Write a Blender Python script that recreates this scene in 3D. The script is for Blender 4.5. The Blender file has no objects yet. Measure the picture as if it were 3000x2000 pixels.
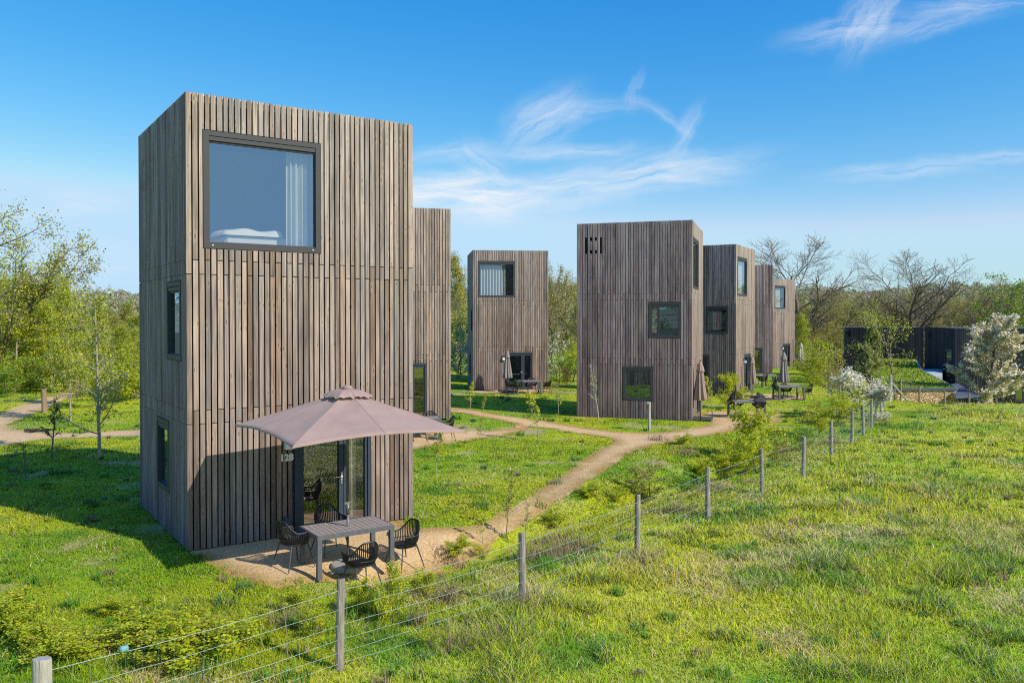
import bpy, math, random
import numpy as np
from mathutils import Vector, Matrix, geometry
PI = math.pi
SC = bpy.context.scene
COL = SC.collection
random.seed(7)
RNG = np.random.default_rng(7)

# ------------------------------------------------------------------ camera model (also used to survey ground points)
F, PITCH, SH, HC = 2435.2, .0129, -33.77, 4.4
CP, SP = math.cos(PITCH), math.sin(PITCH)

def sstep(a, b, x):
    t = np.clip((np.asarray(x, float)-a)/(b-a), 0, 1)
    return t*t*(3-2*t)

def _hash(ix, iy, s):
    h = (ix.astype(np.int64)*374761393 + iy.astype(np.int64)*668265263 + s*1274126177) & 0xffffffff
    h = ((h ^ (h >> 13))*1274126177) & 0xffffffff
    return ((h ^ (h >> 16)) & 0xffffff)/float(0xffffff)

def vnoise(x, y, scale, s=0):
    x = np.asarray(x, float)/scale; y = np.asarray(y, float)/scale
    ix = np.floor(x); iy = np.floor(y); fx = x-ix; fy = y-iy
    fx = fx*fx*(3-2*fx); fy = fy*fy*(3-2*fy)
    a = _hash(ix, iy, s); b = _hash(ix+1, iy, s); c = _hash(ix, iy+1, s); d = _hash(ix+1, iy+1, s)
    return (a*(1-fx)+b*fx)*(1-fy)+(c*(1-fx)+d*fx)*fy

def fbm(x, y, scale, s=0, o=4):
    t = 0; a = .5; n = 0
    for i in range(o):
        t = t+a*vnoise(x, y, scale/2**i, s+i*17); n += a; a *= .5
    return t/n

FA, FB = np.array([-4.9, 7.55]), np.array([11.96, 29.2])       # the paddock fence line
FD = (FB-FA)/np.linalg.norm(FB-FA); FN = np.array([FD[1], -FD[0]])    # FN points into the paddock

def fence_side(x, y):
    return (np.asarray(x, float)-FA[0])*FN[0]+(np.asarray(y, float)-FA[1])*FN[1]

def H(x, y):
    x = np.asarray(x, float); y = np.asarray(y, float)
    h = .27*np.exp(-(((x+5.5)/6)**2+((y-35)/4.5)**2))
    h = h - .33*sstep(52, 62, y)
    right = sstep(20, 25, x-.3*(np.maximum(y, 56)-56))
    h = h - 2.5*right*sstep(42, 55, y)
    h = h - .25*sstep(80, 160, y)
    fs = fence_side(x, y)
    zone = sstep(12, 15, y)*sstep(31, 26, y)
    h = h - .45*np.exp(-((fs+2.1)/.75)**2)*zone                 # shallow ditch beside the fence
    h = h + .07*(fbm(x, y, 6., 5, 2)-.5)*sstep(2.5, 6, np.hypot(x+4.2, y-17.5))
    return h

def G(px, py):
    x = (px-1500)/F; u = -(py-1000-SH)/F
    d = np.array([x, CP+u*SP, -SP+u*CP]); z = 0.
    for _ in range(25):
        t = (z-HC)/d[2]; z = float(H(d[0]*t, d[1]*t))
    return (d[0]*t, d[1]*t)

def AT(px, d):
    return ((px-1500)/F*d, d)

def ZT(py, d):                                                     # height seen at image row py at distance d
    return HC-(py-935)/F*d

# ------------------------------------------------------------------ mesh building
def link(o, parent=None):
    COL.objects.link(o)
    if parent is not None: o.parent = parent
    return o

def mesh_np(name, V, faces, mat, parent=None, cols=None, uv=None, smooth=False):
    V = np.ascontiguousarray(V, np.float32)
    faces = [np.asarray(f, np.int32) for f in faces if len(f)]
    me = bpy.data.meshes.new(name)
    me.vertices.add(len(V)); me.vertices.foreach_set('co', V.ravel())
    loops = np.concatenate([f.ravel() for f in faces]).astype(np.int32)
    tot = np.concatenate([np.full(len(f), f.shape[1], np.int32) for f in faces])
    st = np.concatenate([[0], np.cumsum(tot)[:-1]]).astype(np.int32)
    me.loops.add(len(loops)); me.loops.foreach_set('vertex_index', loops)
    me.polygons.add(len(tot)); me.polygons.foreach_set('loop_start', st)
    try: me.polygons.foreach_set('loop_total', tot)
    except Exception: pass
    me.polygons.foreach_set('use_smooth', np.full(len(tot), bool(smooth)))
    me.update(calc_edges=True)
    if cols is not None:
        a = me.attributes.new('col', 'FLOAT_COLOR', 'POINT')
        c = np.ones((len(V), 4), np.float32); c[:, :3] = cols
        a.data.foreach_set('color', c.ravel())
    if uv is not None:
        l = me.uv_layers.new(name='UVMap')
        l.data.foreach_set('uv', np.asarray(uv, np.float32)[loops].ravel())
    me.validate()
    me.materials.append(mat)
    return link(bpy.data.objects.new(name, me), parent)

class MB:
    """collects boxes, tubes and sheets; build() links them as ONE mesh object"""
    def __init__(s): s.V = []; s.f3 = []; s.f4 = []; s.fn = []; s.n = 0
    def add(s, V, quads=(), tris=(), ngons=()):
        V = np.asarray(V, float); o = s.n
        s.V.append(V); s.n += len(V)
        if len(quads): s.f4.append(np.asarray(quads)+o)
        if len(tris): s.f3.append(np.asarray(tris)+o)
        for g in ngons: s.fn.append(np.asarray(g)[None]+o)
    def box(s, x0, x1, y0, y1, z0, z1, M=None):
        V = np.array([[x, y, z] for z in (z0, z1) for y in (y0, y1) for x in (x0, x1)], float)
        if M is not None: V = V@np.array(M.to_3x3()).T+np.array(M.translation)
        s.add(V, [[0, 2, 3, 1], [4, 5, 7, 6], [0, 1, 5, 4], [2, 6, 7, 3], [0, 4, 6, 2], [1, 3, 7, 5]])
    def bbox(s, x0, x1, y0, y1, z0, z1, b=.006):                   # box with chamfered vertical and top edges
        def ring(e, z): return [[x0+e+b, y0+e, z], [x1-e-b, y0+e, z], [x1-e, y0+e+b, z], [x1-e, y1-e-b, z], [x1-e-b, y1-e, z], [x0+e+b, y1-e, z], [x0+e, y1-e-b, z], [x0+e, y0+e+b, z]]
        R = ring(0, z0)+ring(0, z1-b)+ring(b, z1)
        q = [[i+8*k, (i+1) % 8+8*k, (i+1) % 8+8*k+8, i+8*k+8] for k in range(2) for i in range(8)]
        s.add(R, q, ngons=[list(range(16, 24)), list(range(7, -1, -1))])
    def tube(s, pts, r, k=6, cap=True):
        P = np.asarray(pts, float); n = len(P)
        r = np.full(n, r, float) if np.isscalar(r) else np.asarray(r, float)
        T = np.gradient(P, axis=0); T /= np.linalg.norm(T, axis=1)[:, None]+1e-12
        up = np.array([0, 0, 1.]) if abs(T[0][2]) < .9 else np.array([1., 0, 0])
        A = np.cross(T, up)
        bad = np.linalg.norm(A, axis=1) < 1e-3
        if bad.any(): A[bad] = np.cross(T[bad], np.array([.3, 1., 0]))
        A /= np.linalg.norm(A, axis=1)[:, None]+1e-12
        B = np.cross(T, A)
        a = np.arange(k)/k*2*PI
        V = (P[:, None]+r[:, None, None]*(np.cos(a)[None, :, None]*A[:, None]+np.sin(a)[None, :, None]*B[:, None])).reshape(-1, 3)
        i = np.arange(k); q = []
        for j in range(n-1):
            q.append(np.stack([j*k+i, j*k+(i+1) % k, (j+1)*k+(i+1) % k, (j+1)*k+i], 1))
        s.add(V, np.concatenate(q), ngons=[list(range(k))[::-1], list(range((n-1)*k, n*k))] if cap and k > 3 else ())
    def lathe(s, prof, k=24, c=(0, 0, 0), lobe=None):              # prof: (r, z); lobe(theta, j) scales r
        a = np.arange(k)/k*2*PI; V = []
        for j, (r, z) in enumerate(prof):
            rr = np.full(k, r, float)
            if lobe: rr = rr*lobe(a, j)
            V.append(np.stack([c[0]+rr*np.cos(a), c[1]+rr*np.sin(a), np.full(k, c[2]+z)], 1))
        i = np.arange(k)
        q = [np.stack([j*k+i, j*k+(i+1) % k, (j+1)*k+(i+1) % k, (j+1)*k+i], 1) for j in range(len(prof)-1)]
        s.add(np.concatenate(V), np.concatenate(q), ngons=[list(range(k))[::-1], list(range((len(prof)-1)*k, len(prof)*k))])
    def build(s, name, mat, parent=None, smooth=False, cols=None):
        return mesh_np(name, np.concatenate(s.V), s.f4+s.f3+s.fn, mat, parent, smooth=smooth, cols=cols)

def tag(o, label, cat, group=None, kind=None):
    if label: o['label'] = label
    if cat: o['category'] = cat
    if group: o['group'] = group
    if kind: o['kind'] = kind
    return o

def thing(name, label, cat, loc=(0, 0, 0), rz=0, group=None):
    o = bpy.data.objects.new(name, None); link(o)
    o.empty_display_size = .2
    o.location = loc; o.rotation_euler = (0, 0, rz)
    return tag(o, label, cat, group)

def dup(root, loc, rz, label, scale=None, group=None, rot=None):
    kids = [c for c in bpy.data.objects if c.parent == root]
    r = root.copy(); COL.objects.link(r); r.location = loc
    r.rotation_euler = rot if rot else (0, 0, rz)
    if scale: r.scale = scale if hasattr(scale, '__len__') else (scale,)*3
    if label: r['label'] = label
    if group: r['group'] = group
    for ch in kids:
        c = ch.copy(); COL.objects.link(c); c.parent = r
        for g in [k for k in bpy.data.objects if k.parent == ch]:
            d = g.copy(); COL.objects.link(d); d.parent = c
    return r

# ------------------------------------------------------------------ materials
def new_mat(name):
    m = bpy.data.materials.new(name); m.use_nodes = True
    nt = m.node_tree; nt.nodes.clear()
    out = nt.nodes.new('ShaderNodeOutputMaterial')
    return m, nt, out

def N(nt, typ, **kw):
    n = nt.nodes.new(typ)
    for k, v in kw.items():
        if k.startswith('i_'):
            key = k[2:]; n.inputs[int(key) if key.isdigit() else key.replace('_', ' ')].default_value = v
        else: setattr(n, k, v)
    return n

def math_n(nt, op, a, b=None, clamp=False):
    n = nt.nodes.new('ShaderNodeMath'); n.operation = op; n.use_clamp = clamp
    for i, v in enumerate((a, b)):
        if v is None: continue
        if hasattr(v, 'links') or hasattr(v, 'is_linked'): nt.links.new(v, n.inputs[i])
        else: n.inputs[i].default_value = v
    return n.outputs[0]

def mix_c(nt, fac, a, b, mode='MIX'):
    n = nt.nodes.new('ShaderNodeMix'); n.data_type = 'RGBA'; n.blend_type = mode; n.clamp_factor = True
    for s, v in ((0, fac), (6, a), (7, b)):
        if hasattr(v, 'is_linked'): nt.links.new(v, n.inputs[s])
        else: n.inputs[s].default_value = v if s == 0 else (*v, 1)
    return n.outputs[2]

def ramp(nt, fac, stops):
    r = nt.nodes.new('ShaderNodeValToRGB'); e = r.color_ramp.elements
    while len(e) < len(stops): e.new(.5)
    for i, (p, c) in enumerate(stops):
        e[i].position = p; e[i].color = (*c, 1) if hasattr(c, '__len__') else (c, c, c, 1)
    nt.links.new(fac, r.inputs[0])
    return r.outputs[0]

def noise_mat(name, c1, c2, scale=8, rough=.6, metal=0, stretch=(1, 1, 1), bump=.1, bscale=None, spec=.5, coord='Object'):
    m, nt, out = new_mat(name)
    tc = N(nt, 'ShaderNodeTexCoord'); mp = N(nt, 'ShaderNodeMapping'); mp.inputs['Scale'].default_value = stretch
    nt.links.new(tc.outputs[coord], mp.inputs[0])
    no = N(nt, 'ShaderNodeTexNoise', i_Scale=scale, i_Detail=6, i_Roughness=.65); nt.links.new(mp.outputs[0], no.inputs['Vector'])
    c = ramp(nt, no.outputs['Fac'], [(.3, c1), (.7, c2)])
    b = N(nt, 'ShaderNodeBsdfPrincipled', i_Roughness=rough, i_Metallic=metal)
    b.inputs['Specular IOR Level'].default_value = spec
    nt.links.new(c, b.inputs['Base Color'])
    rr = ramp(nt, no.outputs['Fac'], [(.2, max(0, rough-.1)), (.8, min(1, rough+.1))]); nt.links.new(rr, b.inputs['Roughness'])
    if bump:
        n2 = N(nt, 'ShaderNodeTexNoise', i_Scale=bscale or scale*4, i_Detail=4); nt.links.new(mp.outputs[0], n2.inputs['Vector'])
        bp = N(nt, 'ShaderNodeBump', i_Strength=bump, i_Distance=.02); nt.links.new(n2.outputs['Fac'], bp.inputs['Height'])
        nt.links.new(bp.outputs[0], b.inputs['Normal'])
    nt.links.new(b.outputs[0], out.inputs[0])
    return m

def wood_clad(name, tint=(1, 1, 1), damp=True, knots=True):
    """weathered softwood boards: per-board colour from the mesh, grain, knots and runs along each board"""
    m, nt, out = new_mat(name)
    at = N(nt, 'ShaderNodeAttribute', attribute_name='col')
    uv = N(nt, 'ShaderNodeUVMap', uv_map='UVMap')
    mp = N(nt, 'ShaderNodeMapping'); mp.inputs['Scale'].default_value = (38, 1.1, 1); nt.links.new(uv.outputs[0], mp.inputs[0])
    g = N(nt, 'ShaderNodeTexNoise', i_Scale=1., i_Detail=5, i_Roughness=.62, i_Distortion=.4); nt.links.new(mp.outputs[0], g.inputs['Vector'])
    grain = ramp(nt, g.outputs['Fac'], [(.27, .50), (.5, 1.), (.73, 1.42)])
    mp2 = N(nt, 'ShaderNodeMapping'); mp2.inputs['Scale'].default_value = (6, 1.3, 1); nt.links.new(uv.outputs[0], mp2.inputs[0])
    g2 = N(nt, 'ShaderNodeTexNoise', i_Scale=1., i_Detail=3); nt.links.new(mp2.outputs[0], g2.inputs['Vector'])
    tone = ramp(nt, g2.outputs['Fac'], [(.3, (.80, .80, .83)), (.7, (1.16, 1.1, 1.04))])
    c = mix_c(nt, 1., at.outputs['Color'], grain, 'MULTIPLY'); c = mix_c(nt, 1., c, tone, 'MULTIPLY')
    kk = 1. if knots else 0.
    # knots: dark heart with a paler swirl
    mp3 = N(nt, 'ShaderNodeMapping'); mp3.inputs['Scale'].default_value = (8.8, 2.3, 1); nt.links.new(uv.outputs[0], mp3.inputs[0])
    vo = N(nt, 'ShaderNodeTexVoronoi', i_Scale=1., i_Randomness=1.); vo.voronoi_dimensions = '2D'; nt.links.new(mp3.outputs[0], vo.inputs['Vector'])
    k = math_n(nt, 'ADD', vo.outputs['Distance'], math_n(nt, 'MULTIPLY', g.outputs['Fac'], .16))
    ring = ramp(nt, k, [(.17, 0.), (.25, 1.), (.30, 1.), (.42, 0.)])
    knot = ramp(nt, k, [(.10, 1.), (.19, 0.)])
    sel = ramp(nt, vo.outputs['Color'], [(.52, 0.), (.62, 1.)])
    c = mix_c(nt, math_n(nt, 'MULTIPLY', math_n(nt, 'MULTIPLY', ring, sel), .34*kk), c, (.46, .37, .29))
    c = mix_c(nt, math_n(nt, 'MULTIPLY', math_n(nt, 'MULTIPLY', knot, sel), .75*kk), c, (.055, .038, .028))
    tcg = N(nt, 'ShaderNodeTexCoord'); ob = tcg.outputs['Object']
    mp5 = N(nt, 'ShaderNodeMapping'); mp5.inputs['Scale'].default_value = (1.5, 1.5, .32); nt.links.new(ob, mp5.inputs[0])
    n5 = N(nt, 'ShaderNodeTexNoise', i_Scale=1., i_Detail=5, i_Roughness=.6); nt.links.new(mp5.outputs[0], n5.inputs['Vector'])
    c = mix_c(nt, math_n(nt, 'MULTIPLY', ramp(nt, n5.outputs['Fac'], [(.48, 0.), (.70, 1.)]), .45*kk), c, mix_c(nt, 1., grain, (.40, .37, .365), 'MULTIPLY'))   # silvered patches
    mp6 = N(nt, 'ShaderNodeMapping'); mp6.inputs['Scale'].default_value = (3.2, 3.2, .16); nt.links.new(ob, mp6.inputs[0])
    n6 = N(nt, 'ShaderNodeTexNoise', i_Scale=1., i_Detail=4); nt.links.new(mp6.outputs[0], n6.inputs['Vector'])
    c = mix_c(nt, 1., c, ramp(nt, n6.outputs['Fac'], [(.32, (.60, .57, .55)), (.54, (1.05, 1.04, 1.03))]), 'MULTIPLY')             # runs down the wall
    if damp:                                                        # darker and browner where rain splashes near the ground
        sx = N(nt, 'ShaderNodeSeparateXYZ'); nt.links.new(uv.outputs[0], sx.inputs[0])
        z = math_n(nt, 'ADD', sx.outputs[1], math_n(nt, 'MULTIPLY', g2.outputs['Fac'], 1.4))
        w = ramp(nt, math_n(nt, 'DIVIDE', z, 9.), [(.05, (.62, .60, .60)), (.12, (.80, .74, .71)), (.30, (.92, .85, .81)), (.62, (.97, .93, .90)), (.93, (1.10, 1.08, 1.07))])
        c = mix_c(nt, 1., c, w, 'MULTIPLY')
    c = mix_c(nt, 1., c, tint, 'MULTIPLY')
    b = N(nt, 'ShaderNodeBsdfPrincipled', i_Roughness=.78); b.inputs['Specular IOR Level'].default_value = .22
    nt.links.new(c, b.inputs['Base Color'])
    bp = N(nt, 'ShaderNodeBump', i_Strength=.35, i_Distance=.004); nt.links.new(g.outputs['Fac'], bp.inputs['Height']); nt.links.new(bp.outputs[0], b.inputs['Normal'])
    nt.links.new(b.outputs[0], out.inputs[0])
    return m

def foliage(name, trans=.38, spec=.25, rough=.55, up=0.):
    m, nt, out = new_mat(name)
    at = N(nt, 'ShaderNodeAttribute', attribute_name='col')
    d = N(nt, 'ShaderNodeBsdfPrincipled', i_Roughness=rough); d.inputs['Specular IOR Level'].default_value = spec
    t = N(nt, 'ShaderNodeBsdfTranslucent')
    warm = mix_c(nt, 1., at.outputs['Color'], (1.25, 1.2, .6), 'MULTIPLY')
    nt.links.new(at.outputs['Color'], d.inputs['Base Color']); nt.links.new(warm, t.inputs['Color'])
    if up:                                                          # soft shading normal: a blade shades like the sward around it
        ge = N(nt, 'ShaderNodeNewGeometry'); a = N(nt, 'ShaderNodeVectorMath', operation='ADD'); nt.links.new(ge.outputs['Normal'], a.inputs[0]); a.inputs[1].default_value = (0, 0, up)
        nn = N(nt, 'ShaderNodeVectorMath', operation='NORMALIZE'); nt.links.new(a.outputs[0], nn.inputs[0]); nt.links.new(nn.outputs[0], d.inputs['Normal']); nt.links.new(nn.outputs[0], t.inputs['Normal']) if up > 2 else None
    mx = N(nt, 'ShaderNodeMixShader', i_0=trans); nt.links.new(d.outputs[0], mx.inputs[1]); nt.links.new(t.outputs[0], mx.inputs[2])
    nt.links.new(mx.outputs[0], out.inputs[0])
    return m

def attr_mat(name, rough=.9, nscale=30, bump=.5, bdist=.02, lo=.8, hi=1.2):
    m, nt, out = new_mat(name)
    at = N(nt, 'ShaderNodeAttribute', attribute_name='col')
    ge = N(nt, 'ShaderNodeNewGeometry')
    no = N(nt, 'ShaderNodeTexNoise', i_Scale=nscale, i_Detail=6, i_Roughness=.7); nt.links.new(ge.outputs['Position'], no.inputs['Vector'])
    c = mix_c(nt, 1., at.outputs['Color'], ramp(nt, no.outputs['Fac'], [(.3, lo), (.7, hi)]), 'MULTIPLY')
    b = N(nt, 'ShaderNodeBsdfPrincipled', i_Roughness=rough); b.inputs['Specular IOR Level'].default_value = .15
    nt.links.new(c, b.inputs['Base Color'])
    bp = N(nt, 'ShaderNodeBump', i_Strength=bump, i_Distance=bdist); nt.links.new(no.outputs['Fac'], bp.inputs['Height']); nt.links.new(bp.outputs[0], b.inputs['Normal'])
    nt.links.new(b.outputs[0], out.inputs[0])
    return m

def glass_mat(name, base=.2, tint=(.86, .9, .9), rough=0., coat=(.93, .95, 1.)):
    m, nt, out = new_mat(name)
    fr = N(nt, 'ShaderNodeLayerWeight', i_Blend=.5)
    f = math_n(nt, 'ADD', math_n(nt, 'MULTIPLY', math_n(nt, 'POWER', fr.outputs['Facing'], 3.5), .8), base, True)
    ge = N(nt, 'ShaderNodeTexCoord'); no = N(nt, 'ShaderNodeTexNoise', i_Scale=1.1, i_Detail=1); nt.links.new(ge.outputs['Object'], no.inputs['Vector'])
    bp = N(nt, 'ShaderNodeBump', i_Strength=.06, i_Distance=.02); nt.links.new(no.outputs['Fac'], bp.inputs['Height'])
    gl = N(nt, 'ShaderNodeBsdfGlossy', i_Roughness=rough); gl.inputs['Color'].default_value = (*coat, 1); nt.links.new(bp.outputs[0], gl.inputs['Normal'])
    tr = N(nt, 'ShaderNodeBsdfTransparent'); tr.inputs['Color'].default_value = (*tint, 1)
    mx = N(nt, 'ShaderNodeMixShader'); nt.links.new(f, mx.inputs[0]); nt.links.new(tr.outputs[0], mx.inputs[1]); nt.links.new(gl.outputs[0], mx.inputs[2])
    nt.links.new(mx.outputs[0], out.inputs[0])
    return m

def fabric_mat(name, c1, c2, trans=.25, scale=3.):
    m, nt, out = new_mat(name)
    tc = N(nt, 'ShaderNodeTexCoord')
    no = N(nt, 'ShaderNodeTexNoise', i_Scale=scale, i_Detail=7, i_Roughness=.6); nt.links.new(tc.outputs['Object'], no.inputs['Vector'])
    fi = N(nt, 'ShaderNodeTexNoise', i_Scale=260, i_Detail=2); nt.links.new(tc.outputs['Object'], fi.inputs['Vector'])
    c = ramp(nt, no.outputs['Fac'], [(.3, c1), (.7, c2)])
    c = mix_c(nt, 1., c, ramp(nt, fi.outputs['Fac'], [(.3, .93), (.7, 1.07)]), 'MULTIPLY')
    d = N(nt, 'ShaderNodeBsdfPrincipled', i_Roughness=.9); d.inputs['Specular IOR Level'].default_value = .1
    d.inputs['Sheen Weight'].default_value = .15
    t = N(nt, 'ShaderNodeBsdfTranslucent')
    nt.links.new(c, d.inputs['Base Color']); nt.links.new(c, t.inputs['Color'])
    bp = N(nt, 'ShaderNodeBump', i_Strength=.25, i_Distance=.03); nt.links.new(no.outputs['Fac'], bp.inputs['Height']); nt.links.new(bp.outputs[0], d.inputs['Normal'])
    mx = N(nt, 'ShaderNodeMixShader', i_0=trans); nt.links.new(d.outputs[0], mx.inputs[1]); nt.links.new(t.outputs[0], mx.inputs[2])
    nt.links.new(mx.outputs[0], out.inputs[0])
    return m

M = dict(
    clad=wood_clad('weathered_boards'),
    black_clad=wood_clad('charred_boards', damp=False, knots=False),
    membrane=noise_mat('wall_membrane', (.003, .0025, .002), (.008, .006, .005), 5, .9, bump=0),
    plaster=noise_mat('plaster', (.62, .61, .58), (.72, .71, .68), 3, .9, bump=0),
    oak_floor=noise_mat('oak_floor', (.20, .13, .08), (.3, .2, .12), 3, .5, stretch=(1, 14, 1), bump=0),
    frame=noise_mat('anthracite_frame', (.050, .049, .054), (.062, .062, .068), 6, .6, bump=0, spec=.3),
    doorframe=noise_mat('blue_grey_door_frame', (.030, .043, .062), (.042, .056, .078), 6, .55, bump=0, spec=.3),
    roof=noise_mat('roof_membrane', (.16, .15, .14), (.24, .23, .22), 3, .9),
    zinc=noise_mat('zinc_trim', (.45, .45, .45), (.6, .6, .58), 8, .45, .7, bump=.03),
    glass=glass_mat('window_glass', .30, (.86, .87, .84), coat=(.62, .88, 1.2)),
    farglass=glass_mat('far_window_glass', .20, (.88, .89, .86), coat=(.75, .92, 1.1)),
    doorglass=glass_mat('door_glass', .24, (.72, .75, .70)),
    steel=noise_mat('brushed_steel', (.5, .5, .48), (.68, .67, .64), 30, .35, .9, bump=.02),
    black=noise_mat('black_rope', (.010, .010, .012), (.022, .022, .025), 40, .45, bump=.3, bscale=160),
    chairleg=noise_mat('chair_leg_steel', (.06, .062, .068), (.09, .092, .1), 20, .4, .3, bump=.02),
    tablemetal=noise_mat('table_aluminium', (.11, .115, .125), (.15, .155, .165), 14, .5, .2, bump=.03),
    tablewood=noise_mat('table_slats', (.22, .19, .175), (.36, .31, .28), 5, .75, stretch=(9, 1, 9), bump=.15),
    canvas=fabric_mat('taupe_canvas', (.36, .248, .218), (.455, .32, .285), .16, 2.2),
    canvas_tan=fabric_mat('tan_canvas', (.38, .27, .22), (.47, .34, .28), .15, 5),
    canvas_grey=fabric_mat('grey_canvas', (.28, .245, .235), (.36, .32, .305), .15, 5),
    canvas_pale=fabric_mat('pale_canvas', (.62, .56, .5), (.72, .66, .6), .15, 5),
    seam=noise_mat('seam_tape', (.36, .25, .22), (.44, .31, .275), 9, .9, spec=.1),
    pole=noise_mat('pole_metal', (.10, .105, .115), (.14, .145, .155), 12, .4, .4, bump=.02),
    concrete=noise_mat('concrete', (.27, .25, .225), (.40, .37, .33), 9, .9, bump=.3),
    slab=noise_mat('dark_slab', (.05, .05, .052), (.09, .09, .09), 9, .85, bump=.3),
    postwood=noise_mat('post_wood', (.15, .125, .105), (.42, .37, .32), 5, .9, stretch=(5, 5, .7), bump=.6, bscale=14),
    palepost=noise_mat('pale_post_wood', (.30, .27, .23), (.50, .46, .41), 5, .9, stretch=(6, 6, .6), bump=.5, bscale=18),
    brownpost=noise_mat('brown_post_wood', (.20, .13, .075), (.36, .26, .16), 5, .9, stretch=(5, 5, .7), bump=.5, bscale=14),
    wire=noise_mat('galvanised_wire', (.26, .36, .33), (.40, .48, .44), 20, .5, .3, bump=0),
    curtain=fabric_mat('curtain', (.72, .72, .66), (.82, .82, .76), .35, 2),
    linen=fabric_mat('bed_linen', (.80, .76, .66), (.86, .82, .73), .1, 3),
    lampwhite=noise_mat('white_lamp', (.75, .75, .72), (.82, .82, .8), 4, .4, bump=0),
    number=noise_mat('number_white', (.66, .68, .62), (.74, .76, .70), 9, .6, bump=0),
    socket=noise_mat('socket_box', (.03, .05, .10), (.05, .07, .13), 9, .35, bump=0),
    leaf=foliage('leaves', .42, .2, .55, .8), grass=foliage('grass_blades', .32, .25, .5, 2.2), petal=foliage('petals', .3, .1, .7, .8),
    ground=attr_mat('soil_and_turf', .95, 16, .7, .05), path=attr_mat('gravel_path', .95, 22, .9, .03, .58, 1.34),
    hill=attr_mat('hill_ground', 1., .12, .4, 1., .7, 1.3),
    bark=noise_mat('bark', (.085, .068, .052), (.22, .18, .145), 9, .95, stretch=(2, 2, .5), bump=.6, bscale=20),
    palebark=noise_mat('pale_bark', (.20, .175, .13), (.42, .38, .30), 7, .9, stretch=(1, 1, 3), bump=.4, bscale=16),
    twig=noise_mat('bare_twigs', (.13, .10, .075), (.24, .19, .145), 5, .95, bump=0),
    rubber=noise_mat('log_black', (.02, .018, .016), (.07, .055, .045), 9, .9, bump=.5),
    awning=noise_mat('membrane_awning', (.34, .35, .37), (.46, .47, .49), 3, .95, bump=.05, spec=.1),
    darkroof=noise_mat('dark_canopy_sheet', (.085, .10, .14), (.115, .13, .175), 3, .95, bump=.05, spec=.1),
    teal=noise_mat('teal_plastic', (.10, .27, .30), (.16, .36, .38), 9, .45, bump=0),
)

def stone_mat():
    m, nt, out = new_mat('dry_stone')
    tc = N(nt, 'ShaderNodeTexCoord'); mp = N(nt, 'ShaderNodeMapping'); mp.inputs['Scale'].default_value = (4.2, 4.2, 9.5); nt.links.new(tc.outputs['Object'], mp.inputs[0])
    v = N(nt, 'ShaderNodeTexVoronoi', i_Scale=1.); nt.links.new(mp.outputs[0], v.inputs['Vector'])
    e = N(nt, 'ShaderNodeTexVoronoi', i_Scale=1.); e.feature = 'DISTANCE_TO_EDGE'; nt.links.new(mp.outputs[0], e.inputs['Vector'])
    c = ramp(nt, v.outputs['Color'], [(.1, (.46, .27, .11)), (.5, (.70, .47, .24)), (.9, (.82, .64, .42))])
    c = mix_c(nt, ramp(nt, e.outputs['Distance'], [(.01, 1.), (.06, 0.)]), c, (.09, .055, .028))
    b = N(nt, 'ShaderNodeBsdfPrincipled', i_Roughness=.95); nt.links.new(c, b.inputs['Base Color'])
    bp = N(nt, 'ShaderNodeBump', i_Strength=.9, i_Distance=.06); nt.links.new(ramp(nt, e.outputs['Distance'], [(0., 0.), (.2, 1.)]), bp.inputs['Height']); nt.links.new(bp.outputs[0], b.inputs['Normal'])
    nt.links.new(b.outputs[0], out.inputs[0]); return m
M['stone'] = stone_mat()

# ------------------------------------------------------------------ paths (surveyed outlines, in photo pixels on the ground)
k2 = 3000/2352
def outline(pts): return np.array([G(x*k2, y*k2) for x, y in pts])
PATHS = {
 'path': outline([(900,1190),(945,1213),(1045,1212),(1112,1193),(1200,1150),(1255,1112),(1300,1083),(1355,1043),(1412,1016),(1395,1006),(1330,996),(1255,984),(1212,981),(1205,990),(1140,1003),(1050,1016),
   (948,1032),(900,1034),(905,1006),(948,996),(1022,992),(1120,989),(1183,983),(1180,973),(1130,962),(1060,949),(985,941),(985,933),(1040,936),(1100,944),(1165,956),(1250,966),(1335,981),(1420,992),(1490,994),(1560,989),(1612,979),(1640,970),(1610,958),(1603,948),
   (1650,944),(1720,944),(1790,948),(1797,960),(1775,974),(1722,979),(1690,988),(1640,999),(1560,1012),(1500,1024),(1440,1046),(1395,1078),(1340,1112),(1280,1150),(1195,1192),(1130,1222),(1085,1246),(1050,1270),(1000,1282),(965,1290),(900,1305),
   (860,1312),(800,1324),(720,1340),(640,1353),(590,1346),(545,1326),(500,1302),(470,1290),(435,1268),(445,1240)]),
 'track': outline([(-60,966),(0,948),(75,921),(135,900),(175,889),(205,882),(215,886),(195,897),(168,910),(114,934),(60,956),(15,981),(60,989),(130,994),(190,994),(260,990),(330,987),(345,992),(330,1000),(250,1004),(170,1006),(90,1010),(40,1017),(-60,1030)]),
 'terrace_gravel': outline([(1085,898),(1150,894),(1262,892),(1268,899),(1180,904),(1095,903)]),
 'patio_gravel': outline([(1560+130,908),(1740,904),(1800,905),(1850,909),(1846,917),(1790,920),(1722,917),(1690,914)]),
}
def in_poly(x, y, P):
    x = np.asarray(x, float); y = np.asarray(y, float); r = np.zeros(x.shape, bool)
    j = len(P)-1
    for i in range(len(P)):
        xi, yi = P[i]; xj, yj = P[j]
        c = ((yi > y) != (yj > y)) & (x < (xj-xi)*(y-yi)/((yj-yi) if abs(yj-yi) > 1e-9 else 1e-9)+xi)
        r ^= c; j = i
    return r

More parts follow.
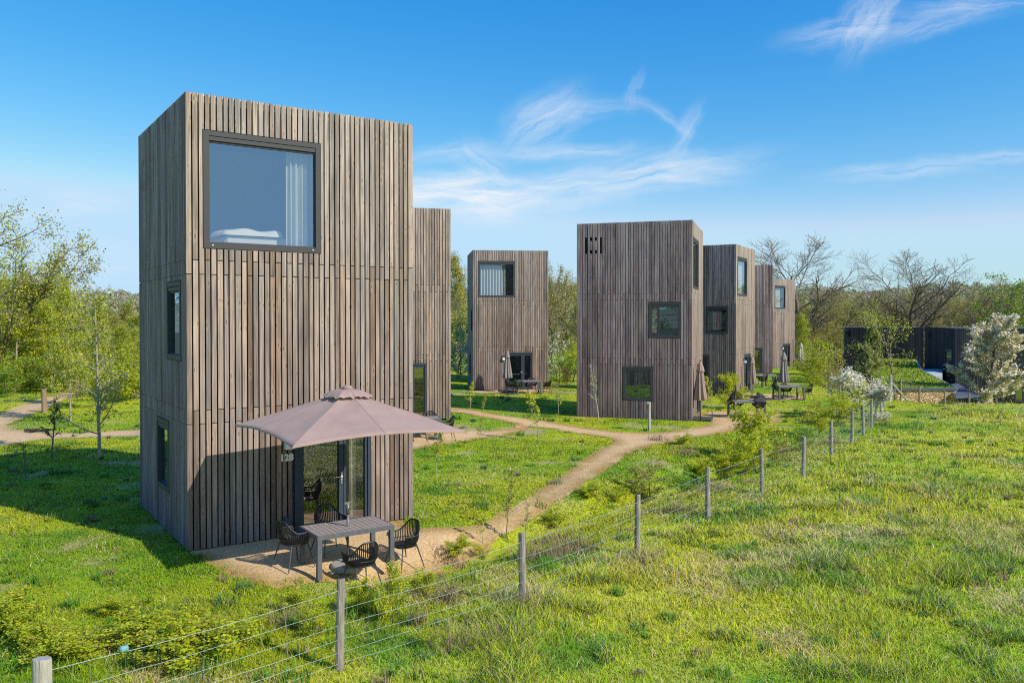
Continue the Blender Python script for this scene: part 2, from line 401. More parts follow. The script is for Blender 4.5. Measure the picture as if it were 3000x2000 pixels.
def resample(P, step, jit, seed):
    out = []
    n = len(P)
    # Catmull-Rom smoothing of the closed outline
    Q = []
    for i in range(n):
        p0, p1, p2, p3 = P[i-1], P[i], P[(i+1) % n], P[(i+2) % n]
        m = max(2, int(np.linalg.norm(p2-p1)/step))
        for k in range(m):
            t = k/m
            cr = .5*((2*p1)+(-p0+p2)*t+(2*p0-5*p1+4*p2-p3)*t*t+(-p0+3*p1-3*p2+p3)*t**3)
            Q.append(.6*cr+.4*(p1*(1-t)+p2*t))
    Q = np.array(Q)
    T = np.roll(Q, -1, 0)-np.roll(Q, 1, 0); T /= np.linalg.norm(T, axis=1)[:, None]+1e-9
    nrm = np.stack([T[:, 1], -T[:, 0]], 1)
    w = (fbm(Q[:, 0], Q[:, 1], .7, seed, 3)-.5)*2*jit
    return Q+nrm*w[:, None]

PB = {}
def seg_dist(x, y, P):
    """distance from points to the closed outline P (coarse, chunked)"""
    A = P[::2]; d = np.full(len(x), 1e9)
    for s in range(0, len(x), 20000):
        e = min(len(x), s+20000)
        dx = x[s:e, None]-A[None, :, 0]; dy = y[s:e, None]-A[None, :, 1]
        d[s:e] = np.sqrt((dx*dx+dy*dy).min(1))
    return d

for nm, P in PATHS.items():
    PB[nm] = resample(P, .18, .13 if nm != 'track' else .2, len(nm))

HOUSES = {}                                                         # footprints, filled below: name -> (corner, rot, w, d)

def build_paths():
    for nm, Q in PB.items():
        lo, hi = Q.min(0), Q.max(0)
        gs = .22 if nm == 'path' else .35
        gx, gy = np.meshgrid(np.arange(lo[0], hi[0], gs), np.arange(lo[1], hi[1], gs))
        gx = gx.ravel()+RNG.uniform(-.05, .05, gx.size); gy = gy.ravel()+RNG.uniform(-.05, .05, gy.size)
        ins = in_poly(gx, gy, Q); gx, gy = gx[ins], gy[ins]
        dd = seg_dist(gx, gy, Q); keep = dd > .08; gx, gy = gx[keep], gy[keep]
        pts = [Vector(q) for q in Q]+[Vector((a, b)) for a, b in zip(gx, gy)]
        n = len(Q)
        r = geometry.delaunay_2d_cdt(pts, [], [list(range(n))], 1, 1e-5)
        V2 = np.array([[v.x, v.y] for v in r[0]])
        tr = np.array([f for f in r[2] if len(f) == 3])
        ed = seg_dist(V2[:, 0], V2[:, 1], Q)
        x, y = V2[:, 0], V2[:, 1]
        z = H(x, y)+.012+.012*(fbm(x, y, .5, 3, 3)-.5)
        base = np.array([.61, .395, .185]); pale = np.array([.74, .525, .29]); moss = np.array([.33, .20, .035]); grey = np.array([.42, .33, .22])
        if nm == 'track': base, pale, moss = np.array([.62, .41, .21]), np.array([.72, .51, .29]), np.array([.36, .30, .12])
        a = fbm(x, y, 1.6, 11, 4)[:, None]; b = fbm(x, y, .9, 31, 3)
        c = base*(1-a)+pale*a
        edge = (sstep(.6, .08, ed)*sstep(.35, .6, b+.12))[:, None]
        c = c*(1-.8*edge)+moss*.8*edge
        g2 = (sstep(.58, .75, fbm(x, y, 2.1, 77, 3)))[:, None]*.4
        c = c*(1-.5*g2)+grey*.5*g2
        o = mesh_np(nm, np.stack([x, y, z], 1), [tr], M['path'], cols=c)
        tag(o, None, None, kind='structure')

# ------------------------------------------------------------------ ground
def turf(x, y):
    """turf colour, dryness 0..1 and tallness 0..1 at a point"""
    fs = fence_side(x, y)
    pad = sstep(-.3, .6, fs)
    big = fbm(x, y, 5.5, 21, 4); mid = fbm(x, y, 1.3, 41, 3); sm = vnoise(x, y, .35, 61)
    dry = sstep(.56, .76, .55*big+.32*mid+.13*sm+.02)*(.35+.65*pad)
    dry = np.maximum(dry, .8*sstep(.66, .76, fbm(x, y, 1.9, 91, 3))*pad)
    bank = np.exp(-((fs+1.5)/1.5)**2)*sstep(34, 28, y)              # rough strip on the house side of the fence
    dry = np.maximum(dry, bank*sstep(.5, .66, fbm(x, y, 1.1, 131, 3)))
    tall = sstep(.42, .75, fbm(x, y, 2.4, 151, 3))*(.25+.75*pad)+.8*bank*sstep(.35, .6, mid)
    lush = np.array([.29, .46, .018]); yel = np.array([.50, .55, .022]); olive = np.array([.48, .46, .07]); deep = np.array([.11, .30, .02])
    a = sstep(.3, .7, fbm(x, y, 3.1, 171, 4))[..., None]; b = sstep(.5, .75, fbm(x, y, 2.2, 191, 3))[..., None]; p = (pad*.55)[..., None]
    c = lush*(1-a)+yel*a
    c = c*(1-p*(.3+.5*b))+olive*p*(.3+.5*b)
    dp = (sstep(.62, .74, fbm(x, y, 1.4, 211, 3))*.75)[..., None]
    c = c*(1-dp)+deep*dp
    c = c*(1+.34*pad[..., None])
    return c, np.clip(dry, 0, 1), np.clip(tall, 0, 1)

def nonuni(lo, hi, step, far, g=1.25):
    a = list(np.arange(lo, hi+1e-6, step)); s = step; v = hi
    while v < far: s *= g; v += s; a.append(v)
    s = step; v = lo
    while v > -far: s *= g; v -= s; a.insert(0, v)
    return np.array(a)

def build_ground():
    xs = nonuni(-46, 52, .5, 3200); ys = nonuni(3, 92, .5, 3200)
    X, Y = np.meshgrid(xs, ys); x, y = X.ravel(), Y.ravel()
    z = H(x, y)
    c, dry, tall = turf(x, y)
    c = c*.85*(1-.5*dry[:, None])+np.array([.42, .33, .18])*.5*dry[:, None]
    bare = (sstep(.69, .78, fbm(x, y, 1.7, 333, 3))*sstep(-2.5, -3.5, fence_side(x, y)))[:, None]
    c = c*(1-bare)+np.array([.42, .33, .17])*bare
    far = sstep(95, 130, np.hypot(x, y))[:, None]
    c = c*(1-far)+np.array([.10, .095, .04])*far
    nx = len(xs)
    i = np.arange(len(xs)-1)[None]+np.arange(len(ys)-1)[:, None]*nx; i = i.ravel()
    o = mesh_np('ground', np.stack([x, y, z], 1), [np.stack([i, i+1, i+nx+1, i+nx], 1)], M['ground'], cols=c, smooth=True)
    tag(o, None, None, kind='structure')

GREEN_ROOF = None
def free_of_built(x, y, edge=.05):
    ok = np.ones(len(x), bool)
    for nm, Q in PB.items():
        lo, hi = Q.min(0)-.4, Q.max(0)+.4
        c = (x > lo[0]) & (x < hi[0]) & (y > lo[1]) & (y < hi[1]); i = np.nonzero(c)[0]
        if not len(i): continue
        ins = in_poly(x[i], y[i], Q); d = seg_dist(x[i], y[i], Q)
        j = i[ins]; dd = d[ins]
        keep = RNG.random(len(j)) < .8*np.exp(-dd/.12)*(.4+.9*fbm(x[j], y[j], .6, 9, 2))
        if nm == 'track': keep |= (RNG.random(len(j)) < .12*sstep(.62, .75, fbm(x[j], y[j], 1.1, 19, 2)))
        ok[j] &= keep
    for (cx, cy), rot, w, d in HOUSES.values():
        u = (x-cx)*math.cos(rot)+(y-cy)*math.sin(rot); v = -(x-cx)*math.sin(rot)+(y-cy)*math.cos(rot)
        ok &= ~((u > .03) & (u < w-.03) & (v > .03) & (v < d-.03))
    if GREEN_ROOF is not None: ok &= ~in_poly(x, y, GREEN_ROOF)
    return ok

def blades(x, y, z, hgt, wid, colr, lean, seg3=True):
    n = len(x)
    a = RNG.uniform(0, 2*PI, n); dx, dy = np.cos(a), np.sin(a)       # blade width direction
    b = a+PI/2+RNG.normal(0, .5, n); lx, ly = np.cos(b)*lean, np.sin(b)*lean
    base = np.stack([x, y, z-.01], 1); wv = np.stack([dx, dy, np.zeros(n)], 1)*wid[:, None]*.5
    L = np.stack([lx, ly, np.zeros(n)], 1)*hgt[:, None]; U = np.zeros((n, 3)); U[:, 2] = hgt*np.sqrt(np.clip(1-(lean*.72)**2, .06, 1))
    if seg3:
        mid = base+U*.55+L*.28; tip = base+U+L
        V = np.stack([base-wv, base+wv, mid-wv*.75, mid+wv*.75, tip], 1).reshape(-1, 3)
        o = np.arange(n)*5
        q = np.stack([o, o+1, o+3, o+2], 1); t = np.stack([o+2, o+3, o+4], 1)
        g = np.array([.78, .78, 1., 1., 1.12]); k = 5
    else:
        V = np.stack([base-wv, base+wv, base+U+L], 1).reshape(-1, 3); o = np.arange(n)*3
        q = np.zeros((0, 4), int); t = np.stack([o, o+1, o+2], 1); g = np.array([.82, .82, 1.1]); k = 3
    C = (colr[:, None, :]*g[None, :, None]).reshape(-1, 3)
    return V, q, t, C

def build_grass():
    bands = [(9.2, 13, 2600), (13, 17, 1700), (17, 22, 1050), (22, 30, 540), (30, 40, 290), (40, 55, 140), (55, 92, 40)]
    Vs, Qs, Ts, Cs = [], [], [], []; off = 0
    for d0, d1, den in bands:
        hw = .62*d1+3
        n = int(den*(d1-d0)*2*hw)
        x = RNG.uniform(-hw, hw, n); y = RNG.uniform(d0, d1, n)
        k = np.abs(x) < .63*y+2.5; x, y = x[k], y[k]
        c, dry, tall = turf(x, y)
        # worn spots with bare earth
        bare = sstep(.69, .78, fbm(x, y, 1.7, 333, 3))*sstep(-2.5, -3.5, fence_side(x, y))
        k = RNG.random(len(x)) > bare*.8; x, y, c, dry, tall = x[k], y[k], c[k], dry[k], tall[k]
        # clumping: fewer blades in thin spots
        cl = fbm(x, y, .45, 301, 3)
        k = RNG.random(len(x)) < .45+.9*cl; x, y, c, dry, tall, cl = x[k], y[k], c[k], dry[k], tall[k], cl[k]
        k = free_of_built(x, y); x, y, c, dry, tall, cl = x[k], y[k], c[k], dry[k], tall[k], cl[k]
        n = len(x); fs = fence_side(x, y); pad = sstep(-.3, .8, fs)
        isdry = RNG.random(n) < dry*.40+.05*pad+.02
        h = (.035+.018*pad)+(.045+.05*pad)*tall+.03*cl
        tuft = sstep(.70, .80, vnoise(x, y, .6, 401))*(.3+.7*pad)
        h = h+tuft*.09
        h = h*RNG.lognormal(0, .28, n)
        lean = np.clip(RNG.normal(.80, .25, n), .1, 1.2)
        straw = np.array([.88, .70, .38])*(.65+.6*RNG.random((n, 1)))
        cc = c*(.62+.76*RNG.random((n, 1)))*np.stack([1+.25*RNG.normal(0, 1, n)*.5, np.ones(n), np.ones(n)], 1).clip(.6, 1.5)
        bl = (RNG.random(n) < .06+.3*tuft)[:, None]; cc = np.where(bl, np.array([.085, .19, .055])*(.8+.5*RNG.random((n, 1))), cc)
        cc = np.where(isdry[:, None], straw, cc)
        lean = np.where(isdry, np.clip(RNG.normal(1.0, .15, n), .4, 1.2), lean)
        h = np.where(isdry, h*1.0+.03, h)
        px = y/831.                                                 # ground size of one rendered pixel
        w = np.maximum(RNG.uniform(.006, .011, n), px*RNG.uniform(.55, .95, n))
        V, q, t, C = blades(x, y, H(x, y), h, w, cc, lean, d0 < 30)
        Vs.append(V); Cs.append(C); Qs.append(q+off); Ts.append(t+off); off += len(V)
    o = mesh_np('grass', np.concatenate(Vs), [np.concatenate(Qs), np.concatenate(Ts)], M['grass'], cols=np.concatenate(Cs))
    tag(o, 'green spring grass with straw patches over the lawns and the paddock', 'grass', kind='stuff')

def build_weeds():
    """dock, nettle and sedge clumps, and dandelion heads"""
    Vs, Ts, Qs, Cs = [], [], [], []; off = 0
    pos = []
    for _ in range(560):
        d = 9.8*(50/9.8)**RNG.random(); x = RNG.uniform(-.62*d-1, .62*d+1); pos.append((x, d))
    pos = np.array(pos); k = free_of_built(pos[:, 0], pos[:, 1]); pos = pos[k]
    for x0, y0 in pos:
        fs = float(fence_side(x0, y0)); near_f = math.exp(-((fs+1.2)/1.8)**2)
        m = int(RNG.integers(26, 70)); r = RNG.uniform(.06, .22)*(1+.5*near_f)
        a = RNG.uniform(0, 2*PI, m); rr = r*np.sqrt(RNG.random(m)); x = x0+rr*np.cos(a); y = y0+rr*np.sin(a)
        h = RNG.uniform(.07, .20)*(1+.6*near_f)*RNG.uniform(.6, 1.2, m)
        kind = RNG.random()
        base = np.array([.14, .35, .03]) if kind < .45 else (np.array([.32, .45, .03]) if kind < .7 else (np.array([.12, .26, .09]) if kind < .85 else np.array([.40, .31, .17])))
        c = base*(.7+.6*RNG.random((m, 1)))
        w = np.maximum(RNG.uniform(.008, .02, m), y/831.*.7)
        V, q, t, C = blades(x, y, H(x, y), h, w, c, np.clip(RNG.normal(.6, .25, m), .05, 1.), True)
        Vs.append(V); Qs.append(q+off); Ts.append(t+off); Cs.append(C); off += len(V)
    # bent straw tussocks beside the fence
    for px, py in [(1330,1655),(1560,1640),(1640,1625),(1700,1610),(1600,1590),(1310,1760),(830,1830),(1900,1640),(1545,1790),(2080,1440),(1990,1500),(2010,1330),(1930,1290),(1360,1900),(640,1880),(1480,1880)]:
        x0, y0 = G(px, py); m = 150
        x = x0+RNG.normal(0, .22, m); y = y0+RNG.normal(0, .18, m)
        c = np.array([.47, .36, .21])*(.55+.7*RNG.random((m, 1)))
        V, q, t, C = blades(x, y, H(x, y), RNG.uniform(.15, .5, m), np.full(m, .011), c, np.clip(RNG.normal(.9, .25, m), .2, 1.25), True)
        Vs.append(V); Qs.append(q+off); Ts.append(t+off); Cs.append(C); off += len(V)
    o = mesh_np('weeds', np.concatenate(Vs), [np.concatenate(Qs), np.concatenate(Ts)], M['grass'], cols=np.concatenate(Cs))
    tag(o, 'dark weed clumps and bent straw tussocks among the grass', 'weeds', kind='stuff')
    # dandelions
    P = []
    for _ in range(900):
        d = 9.8*(42/9.8)**RNG.random(); P.append((RNG.uniform(-.62*d, .3*d), d))
    P = np.array(P); fs = fence_side(P[:, 0], P[:, 1])
    k = (fbm(P[:, 0], P[:, 1], 2.2, 555, 3) > .56) & ((fs < -.4) | (RNG.random(len(P)) < .10)) & free_of_built(P[:, 0], P[:, 1]); P = P[k]
    for cpx, cpy, m in [(390,1710,9),(330,1720,6),(90,1760,14),(40,1790,6),(380,1770,6),(2225,1385,6),(2190,1480,5),(430,1740,5)]:
        c = np.array(G(cpx, cpy)); P = np.concatenate([P, c+RNG.normal(0, .22, (m, 2))])
    V, T, C = [], [], []; o = 0
    for x, y in P:
        z = float(H(x, y))+RNG.uniform(.05, .10); r = max(.016, y/831*.62)*RNG.uniform(.7, 1.1); a = np.arange(8)/8*2*PI
        V.append(np.concatenate([np.stack([x+r*np.cos(a), y+r*np.sin(a), np.full(8, z)+RNG.normal(0, .002, 8)], 1), [[x, y, z+r*.25]], [[x, y, z]]]))
        T.append(np.array([[o+i, o+(i+1) % 8, o+8] for i in range(8)])); o += 10
        C.append(np.tile(np.array([.80, .56, .01])*RNG.uniform(.8, 1.1), (10, 1)))
    ob = mesh_np('dandelions', np.concatenate(V), [np.concatenate(T)], M['petal'], cols=np.concatenate(C))
    tag(ob, 'yellow dandelion heads scattered in the lawn', 'wildflowers', kind='stuff')

# ------------------------------------------------------------------ trees and shrubs
class Plant:
    """grows tapered limbs, then leaves on the finest ones"""
    def __init__(s, seed): s.r = np.random.default_rng(seed); s.lines = []; s.tips = []
    def limb(s, p, d, L, r0, lvl, P):
        R = s.r; n = 7 if lvl == 0 else (5 if lvl < P['levels'] else 4)
        pts = [np.array(p, float)]; d = np.array(d, float)/np.linalg.norm(d)
        for i in range(n):
            d = d+R.normal(0, P['wob'][min(lvl, len(P['wob'])-1)], 3); d[2] += P['up'][min(lvl, len(P['up'])-1)]
            d /= np.linalg.norm(d); pts.append(pts[-1]+d*L/n)
        pts = np.array(pts); rad = np.linspace(r0, r0*(.25 if lvl else P.get('toptaper', .2)), n+1)
        s.lines.append((pts, rad, lvl))
        if lvl >= P['levels']:
            s.tips.append(pts); return
        if lvl == P['levels']-1: s.tips.append(pts[n//2:])
        m = P['n'][lvl]; m = int(m*R.uniform(.8, 1.2)+.5)
        for k in range(m):
            t = P['t0'][lvl]+(1-P['t0'][lvl])*((k+R.random())/m); f = t*n; i = min(int(f), n-1)
            q = pts[i]+(pts[i+1]-pts[i])*(f-i); ax = pts[i+1]-pts[i]; ax /= np.linalg.norm(ax)
            ang = R.normal(P['ang'][lvl], .16); az = k*2.4+R.normal(0, .5)
            u = np.cross(ax, [0, 0, 1.]); 
            if np.linalg.norm(u) < 1e-3: u = np.array([1., 0, 0])
            u /= np.linalg.norm(u); v = np.cross(ax, u)
            dd = ax*math.cos(ang)+(u*math.cos(az)+v*math.sin(az))*math.sin(ang)
            sh = P['shape'](t) if lvl == 0 else (1-.45*t)
            rr = np.interp(t, np.linspace(0, 1, n+1), rad)
            s.limb(q, dd, P['len'][lvl]*P['h']*sh*R.uniform(.75, 1.2), min(rr*.75, r0*P.get('rr', .5)), lvl+1, P)
    def wood(s, name, mat, parent, minr=.006):
        mb = MB()
        for pts, rad, lvl in s.lines:
            mb.tube(pts, np.maximum(rad, minr), 8 if lvl == 0 else (5 if lvl == 1 else 3), cap=False)
        return mb.build(name, mat, parent, smooth=True)
    def leaves(s, name, mat, parent, per, size, cols, spread=.12, flat=.4, keep=None, droop=0.):
        R = s.r; C = []; seg = []
        for pts in s.tips:
            m = max(1, int(per*R.uniform(.6, 1.4))); t = R.random(m)*(len(pts)-1); i = np.minimum(t.astype(int), len(pts)-2)
            C.append(pts[i]+(pts[i+1]-pts[i])*(t-i)[:, None]); seg.append(np.full(m, R.random()))
        C = np.concatenate(C); seg = np.concatenate(seg); n = len(C)
        C = C+R.normal(0, spread, (n, 3)); C[:, 2] -= droop*R.random(n)
        nn = R.normal(0, 1, (n, 3)); nn[:, 2] = np.abs(nn[:, 2])+flat; nn /= np.linalg.norm(nn, axis=1)[:, None]
        a = np.cross(nn, R.normal(0, 1, (n, 3))); a /= np.linalg.norm(a, axis=1)[:, None]+1e-9; b = np.cross(nn, a)
        sz = size*R.uniform(.6, 1.35, n)[:, None]
        V = np.stack([C-a*sz*.7, C+b*sz*.42, C+a*sz*.7, C-b*sz*.42], 1).reshape(-1, 3)
        o = np.arange(n)*4; q = np.stack([o, o+1, o+2, o+3], 1)
        cols = np.asarray(cols, float); w = np.clip(seg+R.normal(0, .22, n), 0, .999)*len(cols)
        col = cols[w.astype(int)]*R.uniform(.7, 1.25, (n, 1))
        return mesh_np(name, V, [q], mat, parent, cols=np.repeat(col, 4, 0))

cone = lambda t: 1.15-.95*t
ball = lambda t: .55+1.1*math.sin(PI*min(1, .12+.8*t))*.75
YG = [(0.420, 0.490, 0.031), (0.518, 0.546, 0.039), (0.308, 0.420, 0.034), (0.532, 0.490, 0.070)]
OL = [(0.420, 0.362, 0.109), (0.478, 0.435, 0.123), (0.319, 0.319, 0.087), (0.522, 0.450, 0.174)]
GR = [(0.195, 0.345, 0.036), (0.285, 0.450, 0.045), (0.150, 0.277, 0.036), (0.360, 0.495, 0.053)]
HT = [(0.468, 0.546, 0.026), (0.598, 0.624, 0.031), (0.338, 0.468, 0.031), (0.650, 0.585, 0.046)]
WH = [(.80, .78, .70), (.74, .70, .62), (.82, .80, .76)]
PK = [(.86, .79, .71), (.80, .71, .62), (.88, .83, .77)]
BZ = [(0.546, 0.403, 0.065), (0.650, 0.481, 0.058), (0.429, 0.390, 0.065)]

PRE = dict(
  young=dict(levels=2, n=[26, 9], t0=[.12, .12], ang=[.95, .7], len=[.26, .11], up=[.02, .05, .03], wob=[.022, .12, .18], shape=cone, rr=.4),
  broad=dict(levels=3, n=[11, 7, 5], t0=[.22, .2, .2], ang=[.85, .75, .7], len=[.36, .17, .08], up=[.02, .05, .03, .02], wob=[.06, .14, .18, .2], shape=ball, rr=.5),
  bare=dict(levels=3, n=[15, 12, 9], t0=[.16, .12, .1], ang=[.72, .6, .6], len=[.52, .24, .13], up=[.01, .06, .05, .04], wob=[.07, .12, .16, .18], shape=ball, rr=.55),
  willow=dict(levels=3, n=[12, 9, 5], t0=[.08, .1, .1], ang=[.6, .5, .6], len=[.55, .22, .09], up=[.0, .05, .04, .02], wob=[.08, .12, .16, .2], shape=ball, rr=.55),
  bush=dict(levels=2, n=[16, 8], t0=[.03, .1], ang=[.85, .7], len=[.62, .25], up=[.0, .06, .03], wob=[.1, .16, .2], shape=ball, rr=.5),
  haw=dict(levels=2, n=[15, 9], t0=[.1, .1], ang=[1.0, .75], len=[.46, .19], up=[.0, .0, -.02], wob=[.06, .16, .2], shape=ball, rr=.4),
  cherry=dict(levels=2, n=[20, 9], t0=[.16, .08], ang=[.72, .55], len=[.46, .15], up=[.0, .05, .02], wob=[.03, .05, .12], shape=lambda t: 1.05-.7*t, rr=.42),
  sapling=dict(levels=2, n=[12, 4], t0=[.3, .2], ang=[.7, .6], len=[.26, .10], up=[.0, .05, .03], wob=[.05, .12, .16], shape=cone, rr=.45),
)
PROTO = {}
def plant(kind, seed, h, r0, bark, leafsets, name, label, cat, loc, rz=0, group=None, lean=(0, 0), minr=.006):
    """leafsets: list of (part name, material, per twig, size, colours, spread)"""
    P = dict(PRE[kind]); P['h'] = h
    t = thing(name, label, cat, loc, rz, group)
    pl = Plant(seed); pl.limb((0, 0, -.05), (lean[0], lean[1], 1), h, r0, 0, P)
    pl.wood('trunk', M[bark], t, minr)
    for (pn, mat, per, size, cols, spread) in leafsets: pl.leaves(pn, M[mat], t, per, size, cols, spread)
    Z = np.concatenate([p[0] for p in pl.lines]); PLANT_H[t] = float(np.percentile(Z[:, 2], 99.5))
    return t
PLANT_H = {}

PLACED = set()
def put(key, px, d, ztop, rz, label, group=None, wide=1.):
    """a copy of a grown plant, scaled so that its top reaches ztop"""
    t, h = PROTO[key]; x, y = AT(px, d); z = float(H(x, y)); s = (ztop-z)/h
    if key not in PLACED:
        PLACED.add(key); t.location = (x, y, z); t.rotation_euler = (0, 0, rz); t.scale = (s*wide, s*wide, s); t['label'] = label
        if group: t['group'] = group
        return t
    return dup(t, (x, y, z), rz, label, (s*wide, s*wide, s), group)

# ------------------------------------------------------------------ the tower houses
def face_map(side, w, d):
    if side == 'front': return lambda u, z, o: (u, -o, z)
    if side == 'left': return lambda u, z, o: (-o, u, z)
    if side == 'right': return lambda u, z, o: (w+o, u, z)
    return lambda u, z, o: (u, d+o, z)

def fbox(mb, fm, u0, u1, z0, z1, o0, o1):
    V = [fm(u, z, o) for o in (o0, o1) for z in (z0, z1) for u in (u0, u1)]
    mb.add(V, [[0, 1, 3, 2], [4, 6, 7, 5], [0, 4, 5, 1], [2, 3, 7, 6], [0, 2, 6, 4], [1, 5, 7, 3]])

def board_wall(name, fm, u0, u1, zb, zt, holes, joints, mat, parent, rng, pitch=.1133, gap=.025, pal=None, thick=.024):
    n = max(1, round((u1-u0)/pitch)); p = (u1-u0)/n
    V, Q, C, U = [], [], [], []; k = 0
    edges = u0+p*(np.arange(n+1)+np.concatenate([[0], rng.uniform(-.07, .07, n-1), [0]]))
    for i in range(n):
        a, b = edges[i]+gap/2, edges[i+1]-gap/2
        if i == 0: a = u0
        if i == n-1: b = u1
        cuts = [zb]+[j for j in joints[i % 2] if zb < j < zt]+[zt]
        for r in range(len(cuts)-1):
            z0, z1 = cuts[r]+(.007 if r else 0), cuts[r+1]-(.007 if r < len(cuts)-2 else 0)
            seg = [(a, b, z0, z1)]
            for (h0, h1, g0, g1) in holes:
                nx = []
                for (sa, sb, s0, s1) in seg:
                    if sb <= h0 or sa >= h1 or s1 <= g0 or s0 >= g1: nx.append((sa, sb, s0, s1)); continue
                    if sa < h0-.015: nx.append((sa, h0, s0, s1))
                    if sb > h1+.015: nx.append((h1, sb, s0, s1))
                    ca, cb = max(sa, h0), min(sb, h1)
                    if s0 < g0-.02: nx.append((ca, cb, s0, g0))
                    if s1 > g1+.02: nx.append((ca, cb, g1, s1))
                seg = nx
            t = rng.random(); w = rng.random()
            base = pal[0]*(1-t)+pal[1]*t
            base = base*(.76+.48*w)
            if rng.random() < .07: base = base*np.array([1.02, .9, .82])*.85
            if rng.random() < .08: base = base*1.22
            off = rng.random()*50
            for (sa, sb, s0, s1) in seg:
                if s1-s0 < .02 or sb-sa < .008: continue
                jit = rng.normal(0, .0012); e = .0035
                pts = [(sa, s0, -thick), (sb, s0, -thick), (sb, s1, -thick), (sa, s1, -thick),
                       (sa, s0, jit-e), (sb, s0, jit-e), (sb, s1, jit-e), (sa, s1, jit-e),
                       (sa+e, s0+e, jit), (sb-e, s0+e, jit), (sb-e, s1-e, jit), (sa+e, s1-e, jit)]
                V += [fm(u, z, o) for u, z, o in pts]
                U += [(u-a+off*.37+i*.7, z) for u, z, o in pts]
                C += [base]*12
                for A, B in ((0, 4), (4, 8)):
                    for j in range(4): Q.append([k+A+j, k+A+(j+1) % 4, k+B+(j+1) % 4, k+B+j])
                Q.append([k+8, k+9, k+10, k+11]); k += 12
    return mesh_np(name, V, [Q], mat, parent, cols=np.array(C), uv=np.array(U))

def holed_sheet(mb, fm, u0, u1, z0, z1, holes, o):
    us = sorted({u0, u1, *[x for h in holes for x in h[:2]]}); zs = sorted({z0, z1, *[x for h in holes for x in h[2:]]})
    for a, b in zip(us, us[1:]):
        for c, e in zip(zs, zs[1:]):
            m, q = (a+b)/2, (c+e)/2
            if any(h[0] < m < h[1] and h[2] < q < h[3] for h in holes): continue
            mb.add([fm(a, c, o), fm(b, c, o), fm(b, e, o), fm(a, e, o)], [[0, 1, 2, 3]])

def window(fm, u0, u1, z0, z1, parent, blind=True, big=False, bw=.105, glass='glass'):
    g = .012; u0 += g; u1 -= g; z0 += g; z1 -= g
    mb = MB(); o0, o1 = -.11, .014
    fbox(mb, fm, u0, u0+bw, z0, z1, o0, o1); fbox(mb, fm, u1-bw, u1, z0, z1, o0, o1)
    fbox(mb, fm, u0+bw, u1-bw, z0, z0+bw, o0, o1-.002); fbox(mb, fm, u0+bw, u1-bw, z1-bw*.9, z1, o0, o1-.002)
    top = z1-bw*.9
    if blind:
        fbox(mb, fm, u0+bw+.004, u1-bw-.004, top-.088, top-.012, o0, o1-.012); top -= .095
        fbox(mb, fm, u0+bw+.001, u1-bw-.001, top-.03, top, o0, -.03); top -= .03
    s = .022
    fbox(mb, fm, u0+bw, u0+bw+s, z0+bw, top, o0, -.035); fbox(mb, fm, u1-bw-s, u1-bw, z0+bw, top, o0, -.035)
    fbox(mb, fm, u0+bw+s, u1-bw-s, z0+bw, z0+bw+s, o0, -.035)
    w = mb.build('window', M['frame'], parent)
    if big:
        for u in (u0+.17, u1-.17): b = MB(); fbox(b, fm, u-.018, u+.018, z0+.045, z0+.07, o1-.002, o1+.012); b.build('bolt', M['steel'], w)
    pm = MB(); o = -.06
    pm.add([fm(u0+bw+s-.004, z0+bw+s-.004, o), fm(u1-bw-s+.004, z0+bw+s-.004, o), fm(u1-bw-s+.004, top+.004, o), fm(u0+bw+s-.004, top+.004, o)], [[0, 1, 2, 3]])
    pm.build('pane', M[glass], w)
    return w

def door(fm, u0, u1, z0, z1, parent):
    W = u1-u0; f = lambda t: u0+t*W
    g = .01; mb = MB(); o0, o1 = -.16, -.035
    a, b, c, e = f(.126), f(.577), f(.701), f(.925)
    fbox(mb, fm, u0+g, f(.06), z0, z1-g, o0, o1+.03); fbox(mb, fm, f(.065), a, z0, z1-.1, o0, o1)
    fbox(mb, fm, f(.06), u1-f(.05)+u0, z1-.095, z1-g, o0, o1+.028)
    fbox(mb, fm, b, f(.632), z0, z1-.1, o0, o1); fbox(mb, fm, f(.637), c, z0, z1-.1, o0, o1+.004)
    fbox(mb, fm, e, f(.955), z0, z1-.1, o0, o1); fbox(mb, fm, f(.958), u1-g, z0, z1-g, o0, o1+.03)
    for (p, q) in ((a, b), (c, e)):
        fbox(mb, fm, p, q, z0, z0+.13, o0, o1-.003); fbox(mb, fm, p, q, z1-.20, z1-.1, o0, o1-.003)
    dr = mb.build('door', M['doorframe'], parent)
    for (p, q) in ((a, b), (c, e)):
        pm = MB(); o = -.085
        pm.add([fm(p-.004, z0+.126, o), fm(q+.004, z0+.126, o), fm(q+.004, z1-.196, o), fm(p-.004, z1-.196, o)], [[0, 1, 2, 3]]); pm.build('pane', M['doorglass'], dr)
    hb = MB(); u = (b+f(.632))/2+.008; z = z0+1.02
    fbox(hb, fm, u-.017, u+.017, z-.12, z+.12, o1-.002, o1+.009)
    hb.tube([fm(u, z+.03, o1+.008), fm(u, z+.03, o1+.055)], .010, 8); hb.tube([fm(u+.008, z+.03, o1+.05), fm(u-.06, z+.033, o1+.055), fm(u-.145, z+.03, o1+.05)], .0105, 8)
    hb.build('handle', M['steel'], dr, smooth=False)
    return dr

WARM, GREY = np.array([.318, .256, .216]), np.array([.285, .263, .252])
SIDE_WARM, SIDE_GREY = np.array([.245, .196, .205]), np.array([.225, .200, .245])   # sheltered side walls weathered darker and greyer; blue painted in against green bounce light
J2 = ([2.41, 5.25], [2.67, 5.52])

